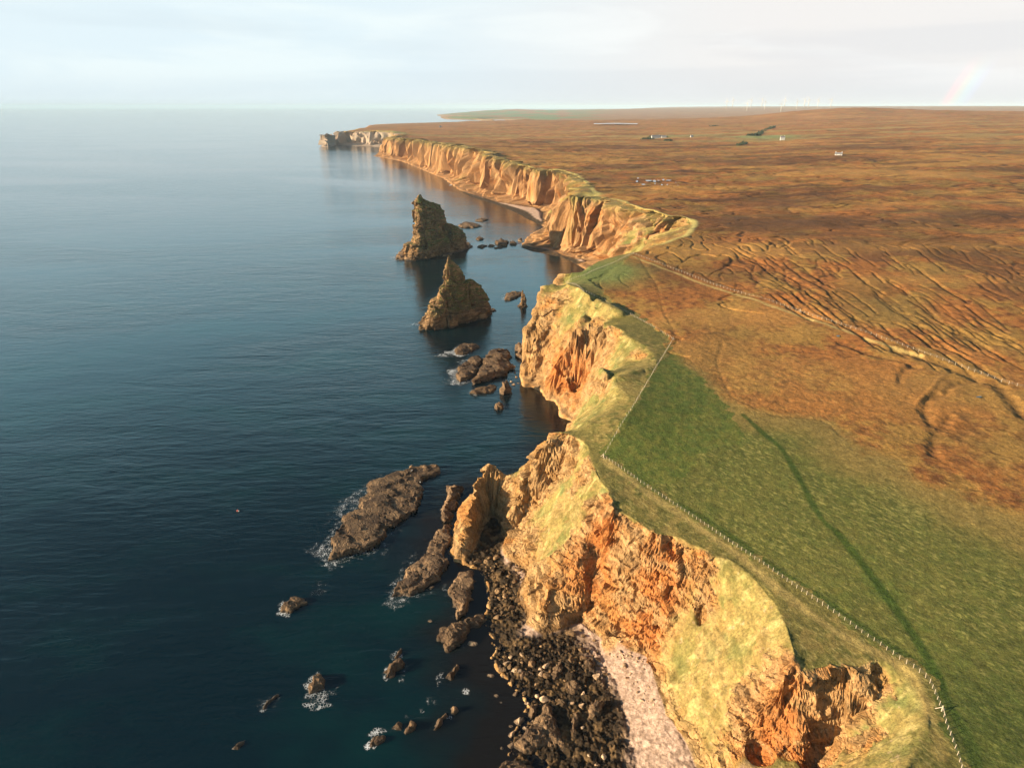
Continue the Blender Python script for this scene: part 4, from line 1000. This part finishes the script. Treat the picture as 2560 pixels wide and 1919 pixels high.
skerry('d4', [(1340,850),(1390,800),(1450,750),(1490,760),(1490,820),(1440,840),(1410,890),(1350,910)], 2.8, 'square tan rock with foam at both ends, left of the boulder field', group=G, foam=0.6)
skerry('d4', [(1415,740),(1440,700),(1472,660),(1476,690),(1440,742)], 1.3, 'sharp little rock just behind the square tan rock', group=G, foam=0.5)
skerry('d4', [(320,1162),(350,1100),(440,1035),(450,1050),(400,1090),(340,1160)], 0.8, 'thin sliver of rock with foam, left of the foam ringed rock', group=G, foam=0.6)
skerry('d4', [(70,1492),(120,1440),(175,1425),(160,1455),(110,1495)], 0.9, 'lowest sunken rock, nearly submerged near the bottom of the view', group=G)
skerry('d4', [(1200,1472),(1230,1400),(1335,1380),(1335,1432),(1260,1475)], 1.3, 'low rock under white foam at the outer end of the bottom reef', group=G, foam=0.8)
skerry('d4', [(1400,1325),(1440,1280),(1485,1280),(1462,1335)], 2.0, 'pointed rock on the bottom reef beside the foaming one', group=G, foam=0.4)
skerry('d4', [(1490,1362),(1560,1260),(1602,1290),(1570,1352),(1510,1372)], 2.0, 'ridged rock on the bottom reef, next inshore from the pointed one', group=G, foam=0.3)
skerry('d5', [(340,320),(400,230),(450,180),(485,190),(462,240),(412,300),(405,350),(360,340)], 2.2, 'narrow upright rock with a lit rim below the long brown slab', group=G)
skerry('d5', [(185,892),(215,820),(320,705),(348,730),(300,790),(250,875)], 2.0, 'pair of leaning slabs on the bottom reef', group=G, foam=0.15)
skerry('d5', [(385,722),(400,660),(450,642),(465,680),(420,725)], 2.0, 'round rock just behind the leaning slabs', group=G, foam=0.1)
G2 = 'weedy rock platforms on the near shore'
skerry('d5', [(900,1330),(980,1262),(1120,1250),(1250,1290),(1330,1330),(1300,1420),(900,1420)], 2.4, 'pale topped platform at the bottom edge of the view', group=G2, step=.25)
skerry('d5', [(1080,1092),(1200,970),(1310,800),(1390,650),(1500,620),(1540,760),(1580,900),(1640,1000),(1660,1150),(1540,1130),(1420,1080),(1300,1162),(1180,1142)], 3.4, 'big triangular weed covered platform among the boulders', group=G2, step=.25)
skerry('d5', [(1240,702),(1290,620),(1345,620),(1310,762),(1260,775)], 3.0, 'narrow rock at the seaward top of the triangular platform', group=G2)
skerry('d5', [(1690,902),(1720,740),(1790,700),(1835,800),(1780,900),(1795,1022),(1720,982)], 3.2, 'curved rock between the triangular platform and the shingle', group=G2)
skerry('d5', [(1900,640),(2000,610),(2110,620),(2095,720),(2020,825),(1900,832),(1888,740)], 4.2, 'ribbed dark rock at the edge of the pink shingle', group=G2)
skerry('d5', [(1848,960),(1880,950),(1905,1060),(1905,1152),(1860,1092)], 2.4, 'thin curved fin of rock beside the tidal pool', group=G2)
skerry('d5', [(1110,302),(1200,260),(1312,270),(1335,312),(1250,352),(1160,352)], 1.8, 'flat grey green ledge in the middle of the boulder field', group=G2)
skerry('d5', [(1490,242),(1600,150),(1662,230),(1620,322),(1540,382),(1480,332)], 3.2, 'dark hump of rock above the triangular platform', group=G2)
skerry('d5', [(1660,422),(1700,360),(1832,380),(1852,480),(1780,562),(1690,542)], 2.8, 'weedy hump with upright ribs near the shingle', group=G2)
skerry('c4', [(1420,1192),(1440,1120),(1490,1140),(1502,1192),(1460,1222)], 4.5, 'large flat faced block at the foot of the grassy spur', group=G2, steep=.2)
skerry('d5', [(1830,240),(1870,150),(1960,120),(2010,240),(1990,320),(1900,310)], 4.0, 'tall ribbed rock against the upper shingle', group=G2)

# ------------------------------------------------------------------ foam
def build_foam():
    Vs, Fs, A = [], [], []; o = 0
    def sheet(x0, x1, y0, y1, step, fn):
        nonlocal o
        xs = np.arange(x0, x1, step); ys = np.arange(y0, y1, step)
        x, y = np.meshgrid(xs, ys); a = fn(x, y)
        k = a > 0.03
        f = k[:-1, :-1] | k[1:, :-1] | k[:-1, 1:] | k[1:, 1:]
        idx = np.arange(x.size).reshape(x.shape)
        F = np.stack([idx[:-1, :-1][f], idx[:-1, 1:][f], idx[1:, 1:][f], idx[1:, :-1][f]], 1)
        u, inv = np.unique(F, return_inverse=True)
        Vs.append(np.stack([x.ravel(), y.ravel(), np.full(x.size, 0.05)], 1)[u]); Fs.append(inv.reshape(F.shape)+o); A.append(a.ravel()[u]); o += len(u)
    for poly, amt in FOAM:
        size = (poly.max(0)-poly.min(0)).max(); m = 2 + size*.28
        lo = poly.min(0)-m; hi = poly.max(0)+m; cx_, cy_ = poly.mean(0)
        pc = np.concatenate([poly, poly[:1]])
        def fn(x, y):
            d = pl_dist(x.ravel(), y.ravel(), pc, m).reshape(x.shape)
            sw = np.clip(0.62 - 0.9*(x-cx_)/size - 0.25*(y-cy_)/size, 0.12, 1)     # swell comes from seaward
            return min(1, amt*1.25+0.1)*sw*sstep(m*0.75, 0, d + 0.25*m*pn2(x/(m*.6), y/(m*.6)))
        sheet(lo[0], hi[0], lo[1], hi[1], max(.25, size/90), fn)
    for c, px, py, rx, ry, amt in (('d4', 760, 200, 7, 3.2, .8), ('d4', 800, 140, 6, 5, .5), ('d4', 790, 1060, 9, 5, .72), ('d4', 770, 1150, 8, 5, .6), ('d4', 880, 990, 5, 6, .45),
                                   ('d4', 380, 1100, 8, 6, .45), ('d4', 1490, 900, 3, 6, .6), ('d4', 1450, 720, 4, 3, .7), ('d4', 1540, 1230, 4, 3, .5), ('d4', 1640, 1175, 2.4, 2.4, .7),
                                   ('d5', 250, 350, 2.5, 5, .6), ('d5', 155, 590, 3, 5, .5), ('d5', 550, 485, 2, 3, .7), ('d5', 360, 755, 2, 2, .6), ('d4', 1270, 1370, 5, 3, .75),
                                   ('c4', 45, 1100, 7, 5, .5), ('c4', 930, 1080, 4, 3, .55), ('c4', 860, 1160, 6, 4, .4), ('e3', 390, 240, 12, 6, .95), ('e3', 230, 300, 12, 8, .7), ('e3', 480, 700, 7, 12, .75), ('e3', 270, 840, 7, 6, .5),
                                   ('c2', 1560, 665, 8, 12, .85), ('c2', 1500, 640, 12, 5, .6), ('c2', 350, 810, 14, 8, .6), ('c2', 580, 1460, 16, 10, .6), ('c1', 858, 528, 7, 26, .9), ('c2', 1450, 1185, 10, 6, .6)):
        q = at(c, px, py)
        def fn(x, y): return amt*sstep(1.0, 0.2, np.hypot((x-q[0])/rx, (y-q[1])/ry) + 0.4*pn2(x/3, y/3))
        sheet(q[0]-rx*1.4, q[0]+rx*1.4, q[1]-ry*1.4, q[1]+ry*1.4, max(.25, rx/30), fn)
    V = np.concatenate(Vs); F = np.concatenate(Fs); A = np.concatenate(A)
    me = grid_mesh('foam', V, F, {'Amt': np.repeat(A[:, None], 3, 1).astype(np.float32)}, M_FOAM)
    link('foam', me, kind='stuff', label='white surf breaking round the rocks', cat='foam')
build_foam()

# ------------------------------------------------------------------ boulders
def boulder_mesh(seed, mat, flat=0.62, name='boulder'):
    r = random.Random(seed)
    bm = bmesh.new(); bmesh.ops.create_icosphere(bm, subdivisions=3, radius=1.0)
    cuts = [Vector((r.gauss(0, 1), r.gauss(0, 1), r.gauss(0, .8))).normalized() for _ in range(11)]
    offs = [r.uniform(0.42, 0.80) for _ in cuts]
    off = Vector((r.uniform(0, 50), r.uniform(0, 50), r.uniform(0, 50)))
    from mathutils import noise as mn
    for v in bm.verts:
        for c, o in zip(cuts, offs):
            d = v.co.dot(c)
            if d > o: v.co -= c*(d-o)*0.92
        v.co += v.co.normalized()*0.05*mn.fractal(v.co*1.6+off, 0.6, 2.0, 4)
        v.co.z *= flat
    return bm_mesh(name, bm, mat)
B_PROTO = [boulder_mesh(10+k, M_BOULD) for k in range(7)]
P_PROTO = [boulder_mesh(40+k, M_PALE, 0.55) for k in range(5)]
rb2 = random.Random(11)
def put_boulder(x, y, size, ecc, rz, mesh, label, group, sink=0.25):
    zb = max(ground(x, y) + 0.0, -0.3)
    o = link('boulder', mesh, None, label, 'boulder', group, None, (x, y, zb + size*(0.5 - sink)))
    o.scale = (size*ecc, size/ecc, size*rb2.uniform(0.75, 1.15)); o.rotation_euler = (rb2.uniform(-.3, .3), rb2.uniform(-.3, .3), rz)
    return o
def px_size(c, x, y, w):
    a = at(c, x-w/2, y, 1.0); b = at(c, x+w/2, y, 1.0); return (b[0]-a[0])
PALE = [(820,275,70,1.25,'diamond shaped pale boulder standing in the shallows'), (1000,155,75,1.3,'pale oblong boulder at the top of the boulder group in the shallows'), (918,190,62,1.3,'pale lying slab just above the diamond shaped boulder'),
 (962,285,42,1.25,'slim pale boulder right of the diamond shaped one'), (890,500,52,1.0,'tan lump in the shallows beside a small white spike'), (930,565,36,1.4,'small white spike of rock alone in the shallows'),
 (1100,475,75,1.15,'big pale wedge at the seaward tip of the boulder field'), (1340,520,52,1.2,'pale pear shaped boulder above the triangular platform'), (1415,550,95,1.3,'large oval tan boulder at the top of the triangular platform'),
 (1232,590,55,1.1,'round cream boulder beside the triangular platform'), (1712,610,60,1.4,'tall cream shard standing by the dark pool'), (1832,645,62,1.35,'cream egg shaped boulder right of the tall shard'),
 (1850,530,62,1.0,'tan block above the cream egg shaped boulder'), (1145,775,105,1.45,'large cream oblong boulder below the big pale wedge'), (1045,832,45,1.1,'small cream block below the cream oblong'),
 (1212,862,58,1.4,'tan slab leaning under the cream oblong boulder'), (1055,930,85,1.0,'broad brown boulder on the point of rocks'), (1055,1045,75,1.1,'pale pink boulder on the point, lowest of its pile'),
 (950,1070,45,1.1,'little tan boulder left of the pale pink one'), (1150,942,48,1.0,'small pinkish boulder beside the triangular platform'), (1838,880,42,1.3,'small upright boulder under the curved rock'),
 (2000,345,95,1.05,'orange wedge shaped boulder on the edge of the shingle'), (1912,1200,55,1.0,'pale grey diamond stone by the tidal pool'), (2072,1222,62,1.1,'square tan stone at the bottom edge beside the pool'),
 (2000,1310,60,1.0,'bright tan stone cut by the bottom edge'), (1110,235,90,1.5,'brown lying boulder above the flat ledge'), (1435,205,75,1.4,'brown slab like boulder left of the dark hump'), (1385,280,58,1.0,'reddish triangular boulder below the brown slab'),
 (1040,90,52,1.1,'tan boulder in the upper group near the shallows'), (1175,80,58,1.1,'golden boulder right of the tan one in the upper group'), (1372,228,42,1.0,'small pale stone between brown slab and flat ledge')]
for k, (x, y, w, e, lab) in enumerate(PALE):
    q = at('d5', x, y, 1.0); s = px_size('d5', x, y, w)*0.62
    put_boulder(q[0], q[1], s, e**0.5, rb2.uniform(0, 3.1) if e < 1.2 else rb2.uniform(-.5, .8), P_PROTO[k % 5].copy() if False else P_PROTO[k % 5], lab, 'large pale boulders on the near shore')
PINNED = [('c5', 830, 425, 60, 1.3, 'pale oval boulder beside the long brown slab'), ('c5', 548, 40, 42, 1.1, 'pinkish boulder near the rock finger'), ('c5', 540, 270, 34, 1.3, 'small reddish stone seaward of the long brown slab'),
          ('e3', 1560, 800, 62, 1.0, 'round cream boulder in the water off the promontory'), ('e3', 1632, 632, 50, 1.0, 'tan stone farthest out off the promontory foot'), ('e3', 1665, 722, 75, 1.4, 'flat tan stone behind the round cream boulder'), ('e3', 1702, 832, 55, 1.0, 'pale stone right beside the promontory foot'), ('e3', 1610, 858, 85, 1.6, 'flat stone in front of the round cream boulder')]
for k, (c, x, y, w, e, lab) in enumerate(PINNED):
    q = at(c, x, y, 0.8); put_boulder(q[0], q[1], px_size(c, x, y, w)*0.6, e**0.5, 0.4*k, P_PROTO[k % 5], lab, 'large pale boulders on the near shore')
def scatter(c, poly, n, smin, smax, label, group, mesh_list, mind=0.8):
    P = np.array([at(c, p[0], p[1], 1.5)[:2] for p in poly])
    lo, hi = P.min(0), P.max(0); done = []
    t = 0
    while len(done) < n and t < n*60:
        t += 1
        x, y = rb2.uniform(lo[0], hi[0]), rb2.uniform(lo[1], hi[1])
        if not in_poly(np.array([x]), np.array([y]), P)[0]: continue
        s = smin*(smax/smin)**(rb2.random()**2.2)
        if any((x-a)**2+(y-b)**2 < (mind*(s+c_))**2 for a, b, c_ in done): continue
        z = ground(x, y)
        if z > 9 or float(bil(SLOPE, np.array([x]), np.array([y]))[0]) > 0.7: continue
        done.append((x, y, s))
        put_boulder(x, y, s, rb2.uniform(.85, 1.25), rb2.uniform(0, 6.3), rb2.choice(mesh_list), label, group)
    return len(done)
n1 = scatter('c4', [(1050,890),(1190,870),(1240,850),(1300,900),(1430,930),(1490,970),(1440,1060),(1420,1200),(1440,1290),(1240,1285),(1225,1100),(1160,960)], 105, 0.55, 1.9, 'brown boulder in the crowded cove between pinnacle and grassy spur', 'boulders of the cove', B_PROTO)
n2 = scatter('c5', [(1040,370),(1130,440),(1290,470),(1480,360),(1680,360),(1690,430),(1800,700),(1640,760),(1600,850),(1300,850),(1080,700),(950,560)], 118, 0.5, 1.9, 'brown boulder in the dark field below the grassy spur', 'boulders of the dark field', B_PROTO)
n3 = scatter('c5', [(1690,430),(1800,400),(2000,560),(2060,850),(2160,980),(2050,960),(1850,660)], 40, 0.35, 1.1, 'pale stone lying on the pink shingle beach', 'stones on the shingle', P_PROTO)
print('boulders', n1, n2, n3)

# ------------------------------------------------------------------ fences
def post_mesh():
    bm = bmesh.new()
    w = 0.062
    v = add_box(bm, -w, w, -w, w, -0.4, 1.25)
    for k in (4, 5, 6, 7): v[k].co.x *= 0.8; v[k].co.y *= 0.8
    t = bm.verts.new((0, 0, 1.34))
    return bm_mesh('post', bm, M_POST)
POST = post_mesh()
def fence(pts, n, label, strut_at=()):
    pts = [Vector((p[0], p[1], 0)) for p in pts]
    seg = [0]
    for a, b in zip(pts[:-1], pts[1:]): seg.append(seg[-1] + (b-a).length)
    root_p = pts[0]
    f = thing('post_and_wire_fence', label, 'fence', (root_p.x, root_p.y, ground(root_p.x, root_p.y)), 'post and wire fences')
    loc = []
    fr = random.Random(len(label))
    for k in range(n):
        s = seg[-1]*k/(n-1)
        i = max(0, min(len(pts)-2, int(np.searchsorted(seg, s))-1))
        q = pts[i].lerp(pts[i+1], (s-seg[i])/max(1e-6, seg[i+1]-seg[i]))
        q = Vector((q.x, q.y, ground(q.x, q.y)))
        loc.append(q)
        o = link('post', POST, f); o.location = q - f.location
        o.rotation_euler = (fr.uniform(-.06, .06), fr.uniform(-.06, .06), fr.uniform(0, 1.5)); o.scale = (1, 1, fr.uniform(.88, 1.08))
    bm = bmesh.new()
    for h in (0.35, 0.75, 1.12):
        for a, b in zip(loc[:-1], loc[1:]):
            up = Vector((0, 0, h)); add_tube(bm, a+up-f.location, b+up-f.location, 0.012, 0.012, 3, False)
    link('wire', bm_mesh('wire', bm, M_WIRE), f)
    for s in strut_at:
        bm = bmesh.new(); q = loc[s]-f.location
        for dx, dy in ((1.3, 0.5), (-1.0, 0.9), (0.2, -1.4)):
            add_tube(bm, q+Vector((dx, dy, -0.2)), q+Vector((0, 0, 1.3)), 0.09, 0.08, 5)
        add_tube(bm, q+Vector((0, 0, -.3)), q+Vector((0, 0, 1.7)), 0.16, 0.14, 6)
        link('corner_brace', bm_mesh('corner_brace', bm, M_POST), f)
    return f
fence(FENCE_NEAR, 92, 'long fence along the near cliff top beside the green field', (13,))
fence(FENCE_FIELD, 52, 'fence along the seaward side of the bright green field', (0, 51))
fence(FENCE_PATH, 84, 'fence running along the promontory edge to the brown moor corner', (0,))
fence(FENCE_BROW, 60, 'short fence along the far brow of the promontory')
fence(FENCE_MOOR, 96, 'straight fence crossing the brown moor along a pale path', (52,))

# ------------------------------------------------------------------ pools and loch
def sheet_of_water(name, poly, z):
    bm = bmesh.new()
    bm.faces.new([bm.verts.new((p[0], p[1], z)) for p in poly])
    bmesh.ops.recalc_face_normals(bm, faces=bm.faces)
    for f in bm.faces:
        if f.normal.z < 0: f.normal_flip()
    link(name, bm_mesh(name, bm, M_POOL), kind='structure')
M_POOL, n = new_mat('still_water')
pp = n.n('ShaderNodeBsdfPrincipled', ins={'Base Color': (0.03, 0.035, 0.04, 1), 'Roughness': 0.04, 'IOR': 1.333}); finish(n, pp)
rp = random.Random(5)
for (x, y, w, h) in ((525,740,18,8),(585,725,22,10),(575,755,30,14),(640,785,50,12),(690,750,70,16),(750,755,36,20),(755,778,16,12),(840,745,26,16),(890,750,60,8),(825,792,22,12),(880,790,14,10),(790,750,30,6),(985,798,8,6),(965,772,10,5)):
    poly = []
    for k in range(14):
        a = 2*math.pi*k/14; rr_ = rp.uniform(.7, 1.15)
        poly.append(at('d2', x + w/2*rr_*math.cos(a), y + h/2*rr_*math.sin(a), 73))
    zc = max(ground(p[0], p[1]) for p in poly) + 1.2
    sheet_of_water('moor_pool', poly, zc)
for c, x, y, w, h, z0 in (('c7', 65, 383, 20, 9, 64.5), ('d8', 1330, 350, 60, 14, 64.5), ('c7', 1290, 537, 18, 7, 66)):
    poly = [at(c, x + w/2*rp.uniform(.75, 1.1)*math.cos(2*math.pi*k/12), y + h/2*rp.uniform(.75, 1.1)*math.sin(2*math.pi*k/12), z0) for k in range(12)]
    sheet_of_water('moor_pool', poly, max(ground(p[0], p[1]) for p in poly) + 0.35)
loch = [at('d2', 135 + 450*t, 170 - 3*math.sin(math.pi*t), 96) for t in np.linspace(0, 1, 14)] + [at('d2', 575 - 430*t, 163 + 1.5*math.cos(6*t), 96) for t in np.linspace(0, 1, 14)]
sheet_of_water('loch', loch, max(ground(p[0], p[1]) for p in loch) + 4)

# ------------------------------------------------------------------ houses, turbines and small things
def house(x, y, z, rz, lx, ly, hw, label, wings=1):
    t = thing('farmhouse', label, 'house', (x, y, z), 'white houses on the moor', rz)
    bm = bmesh.new()
    add_box(bm, -lx/2, lx/2, -ly/2, ly/2, -3, hw)
    g = hw + ly*0.42
    for s in (-1, 1):
        a = [bm.verts.new((s*lx/2, -ly/2, hw)), bm.verts.new((s*lx/2, ly/2, hw)), bm.verts.new((s*lx/2, 0, g))]; bm.faces.new(a)
    link('wall', bm_mesh('wall', bm, M_WALL), t)
    bm = bmesh.new()
    for s in (-1, 1):
        q = [(-lx/2-.4, s*(ly/2+.5), hw-.2), (lx/2+.4, s*(ly/2+.5), hw-.2), (lx/2+.4, 0, g+.2), (-lx/2-.4, 0, g+.2)]
        lo_ = [bm.verts.new(p) for p in q]; up_ = [bm.verts.new((p[0], p[1], p[2]+.3)) for p in q]
        bm.faces.new(lo_); bm.faces.new(up_[::-1])
        for k in range(4): bm.faces.new((lo_[k], lo_[(k+1)%4], up_[(k+1)%4], up_[k]))
    rf = link('roof', bm_mesh('roof', bm, M_ROOF), t)
    for s in (-1, 1):
        bm = bmesh.new(); add_box(bm, s*lx*.42-.6, s*lx*.42+.6, -.6, .6, g-.5, g+1.8); link('chimney', bm_mesh('chimney', bm, M_WHITE), rf)
    nwin = max(2, int(lx/5))
    for k in range(nwin):
        wx = -lx/2 + lx*(k+.5)/nwin
        bm = bmesh.new()
        if k == nwin//2:
            add_box(bm, wx-.55, wx+.55, -ly/2-.06, -ly/2+.05, 0, 2.1); link('door', bm_mesh('door', bm, M_DOOR), t)
        else:
            add_box(bm, wx-.6, wx+.6, -ly/2-.06, -ly/2+.05, 1.0, 2.3); link('window', bm_mesh('window', bm, M_PANE), t)
    return t
for c, x, y, z0, rz, lx, ly, hw, lab in (
    ('d2', 762, 345, 81, 0.15, 30, 9, 5.5, 'longest white farmhouse, among dark trees far out on the moor'),
    ('d2', 842, 342, 81, 0.0, 16, 8, 4.0, 'low white outbuilding right of the longest white farmhouse'),
    ('d2', 1122, 341, 81, 0.2, 8, 6, 4.5, 'tiny white cottage between the farm and the straight tree belt'),
    ('d2', 2034, 362, 84, -0.1, 12, 8, 5.5, 'white cottage beside the pale green fields'),
    ('c8', 72, 422, 82, 0.3, 6, 5, 3.2, 'smallest white cottage, at the left of the pale green fields'),
    ('c8', 1018, 541, 84, -0.5, 13, 6, 2.6, 'low white shed alone on the open brown moor'),
    ('e2', 1478, 250, 62, 0.2, 14, 9, 5.0, 'lone white house near the far headland')):
    q = at(c, x, y, z0); zz = ground(q[0], q[1])
    q = at(c, x, y, zz); house(q[0], q[1], ground(q[0], q[1]) + 0.8, rz, lx, ly, hw, lab)

def blade_mesh(Lb):
    bm = bmesh.new(); rings = []
    for k, (s, ch, th) in enumerate(((0, 1.6, 1.4), (.12, 4.2, 1.0), (.5, 3.0, .6), (1, 0.9, .2))):
        rings.append([bm.verts.new((px*ch/2, py*th/2, s*Lb)) for px, py in ((-1, 0), (0, -1), (1, 0), (0, 1))])
    for a, b in zip(rings[:-1], rings[1:]):
        for k in range(4): bm.faces.new((a[k], a[(k+1)%4], b[(k+1)%4], b[k]))
    bm.faces.new(rings[0][::-1]); bm.faces.new(rings[-1])
    return bm_mesh('blade', bm, M_WHITE)
bm = bmesh.new(); add_tube(bm, (0, 0, -3), (0, 0, 78), 3.3, 2.3, 12); M_T = bm_mesh('tower', bm, M_WHITE, True)
bm = bmesh.new(); add_box(bm, -2, 2, -4, 7, 77, 81.5); bmesh.ops.bevel(bm, geom=bm.edges[:], offset=.6, segments=2, affect='EDGES'); M_N = bm_mesh('nacelle', bm, M_WHITE)
bm = bmesh.new(); add_tube(bm, (0, -4, 79.2), (0, -6.5, 79.2), 1.9, 0.6, 10); M_H = bm_mesh('hub', bm, M_WHITE)
M_B = blade_mesh(38)
TURB = [(120, 262, 'leftmost turbine of the wind farm, a little left of its pair'), (232, 240, 'second turbine from the left, shorter than its neighbour'), (493, 305, 'tall turbine standing lowest on the slope, third from the left'), (566, 240, 'turbine just right of the lowest standing one'),
        (770, 228, 'fifth turbine from the left, half hidden behind the moor'), (820, 278, 'turbine right of the half hidden one, closer and taller'), (1120, 320, 'tallest looking turbine, at the left foot of the low hill'), (1186, 235, 'distant turbine close behind the tallest looking one'),
        (1412, 268, 'turbine on the left flank of the low hill'), (1548, 240, 'left one of two close turbines above the low hill'), (1625, 244, 'right one of two close turbines above the low hill'), (1795, 250, 'short turbine over the crest of the low hill'), (2038, 240, 'rightmost turbine, alone on the hill crest')]
for k, (x, y, lab) in enumerate(TURB):
    d = ray('d1', x, y); az = math.atan2(d[0], d[1]); ln = math.hypot(d[0], d[1])
    best = None
    for rr_ in np.arange(6200, 9500, 50.0):
        zr = CAM_Z + d[2]/ln*rr_; zg = ground(rr_*math.sin(az), rr_*math.cos(az))
        if best is None or abs(zr-zg) < best[0]: best = (abs(zr-zg), rr_, zr, zg)
    rr_ = best[1]; zz = min(best[3], best[2]) if best[0] > 15 else best[3]
    t = thing('wind_turbine', lab, 'wind turbine', (rr_*math.sin(az), rr_*math.cos(az), best[2]-2), 'wind farm on the far moor', -az+rb2.uniform(-.25, .25))
    link('tower', M_T, t); nc_ = link('nacelle', M_N, t); hb = link('hub', M_H, t)
    a0 = rb2.uniform(0, 2.1); t.scale = (0.7, 0.7, 0.7)
    for b in range(3):
        o = link('blade', M_B, hb); o.location = (0, -5.4, 79.2); o.rotation_euler = (0, a0 + b*2.0944, 0)

# shelter belts round the farms: far-off woods that read as one mass
M_LEAF = plain_material('conifer_foliage', (0.035, 0.05, 0.02), 0.9, 0.5, 0.3)
def shelterbelt(c, pts, z0, width, h, n):
    P = [at(c, p[0], p[1], z0) for p in pts]
    rs_ = random.Random(n); V = []; F = []
    for k in range(n):
        i = rs_.randrange(len(P)-1); t = rs_.random()
        x = P[i][0] + (P[i+1][0]-P[i][0])*t + rs_.gauss(0, width); y = P[i][1] + (P[i+1][1]-P[i][1])*t + rs_.gauss(0, width)
        g = ground(x, y) - 1; hh = h*rs_.uniform(.5, 1.1)
        for q in range(16):
            zz = g + hh*rs_.random(); r_ = 2.6*(1.15 - (zz-g)/hh)
            a = rs_.uniform(0, 6.3); cx_, cy_ = x + r_*math.cos(a)*rs_.random(), y + r_*math.sin(a)*rs_.random()
            b = len(V); s = rs_.uniform(.7, 1.6)
            for m in range(4): V.append((cx_ + rs_.gauss(0, s), cy_ + rs_.gauss(0, s), zz + rs_.gauss(0, s)))
            F += [(b, b+1, b+2), (b, b+2, b+3), (b+1, b+2, b+3)]
    me = bpy.data.meshes.new('woodland'); me.from_pydata(V, [], F); me.update(); me.materials.append(M_LEAF)
    link('woodland', me, kind='stuff', label='dark belt of wind bent trees on the far moor', cat='woodland')
shelterbelt('d2', [(720, 298), (800, 300), (860, 302)], 84, 6, 8, 130)
shelterbelt('d2', [(640, 318), (720, 322)], 83, 5, 6, 50)
shelterbelt('d2', [(870, 340), (910, 342)], 82, 4, 6, 40)
shelterbelt('d2', [(1700, 296), (1790, 292), (1860, 258), (1950, 234)], 86, 5, 7, 260)
shelterbelt('d2', [(1590, 398), (1660, 375)], 82, 4, 5, 60)
shelterbelt('d2', [(1310, 204), (1380, 203)], 92, 6, 8, 60)

# lobster float
q = at('d3', 830, 845, 0.2)
t = thing('fishing_float', 'tiny red and white float bobbing alone on the open sea', 'buoy', (q[0], q[1], 0))
M_RED = plain_material('red_float', (0.55, 0.06, 0.03), 0.4, 0.1)
def ball(c, r, sz=1.0):
    bm = bmesh.new(); bmesh.ops.create_uvsphere(bm, u_segments=14, v_segments=9, radius=r)
    for v in bm.verts: v.co.z *= sz; v.co += Vector(c)
    return bm
bm = ball((-.25, .12, .25), .42, .9); add_tube(bm, (-.25, .12, .5), (-.25, .12, .95), .07, .05, 6); link('float_body', bm_mesh('float_body', bm, M_RED, True), t)
bm = ball((.32, -.1, .2), .32, .9); add_tube(bm, (.32, -.1, .4), (.32, -.1, .62), .06, .05, 6); link('marker_ball', bm_mesh('marker_ball', bm, M_WHITE, True), t)

# gulls resting on the rocks
def gull(c, x, y, z, rz, lab):
    q = at(c, x, y, z)
    t = thing('gull', lab, 'bird', (q[0], q[1], z), 'gulls on the skerries', rz)
    bm = bmesh.new(); rings = []
    for xx, zz, ry_, rz_ in ((-.42, .22, .02, .015), (-.3, .24, .08, .05), (-.1, .25, .15, .13), (.1, .27, .15, .14), (.22, .34, .09, .09), (.27, .42, .07, .075), (.33, .44, .065, .065), (.38, .43, .03, .03), (.47, .42, .008, .01)):
        rings.append([bm.verts.new((xx, ry_*math.cos(a), zz + rz_*math.sin(a))) for a in [k*math.pi/4 for k in range(8)]])
    for a, b in zip(rings[:-1], rings[1:]):
        for k in range(8): bm.faces.new((a[k], b[k], b[(k+1)%8], a[(k+1)%8]))
    bm.faces.new(rings[0]); bm.faces.new(rings[-1][::-1])
    for s in (-.06, .06): add_tube(bm, (.02, s, -.12), (.02, s, .16), .015, .015, 5)
    link('body', bm_mesh('body', bm, M_WHITE, True), t).scale = (1.2, 1.2, 1.2)
gull('c4', 690, 268, 4.6, 0.4, 'white gull at the far tip of the largest skerry')
gull('c4', 748, 348, 4.2, 2.0, 'white gull on the landward side of the largest skerry')
gull('e3', 715, 125, 3.4, 1.2, 'white gull on top of the small surf washed skerry')

# ------------------------------------------------------------------ air
bm = bmesh.new(); add_box(bm, -90000, 90000, -90000, 90000, -8, 262)
M_AIR = bpy.data.materials.new('air'); M_AIR.use_nodes = True; M_AIR.node_tree.nodes.clear(); n = NT(M_AIR.node_tree)
pv = n.n('ShaderNodeVolumePrincipled', ins={'Color': (0.64, 0.84, 1.0, 1), 'Density': 0.000024, 'Anisotropy': -0.1})
o = n.n('ShaderNodeOutputMaterial'); n.link(pv.outputs[0], o.inputs['Volume'])
link('haze', bm_mesh('haze', bm, M_AIR), kind='stuff', label='thin sea haze over the coast', cat='haze')
print('script', round(time.time()-T0, 1))
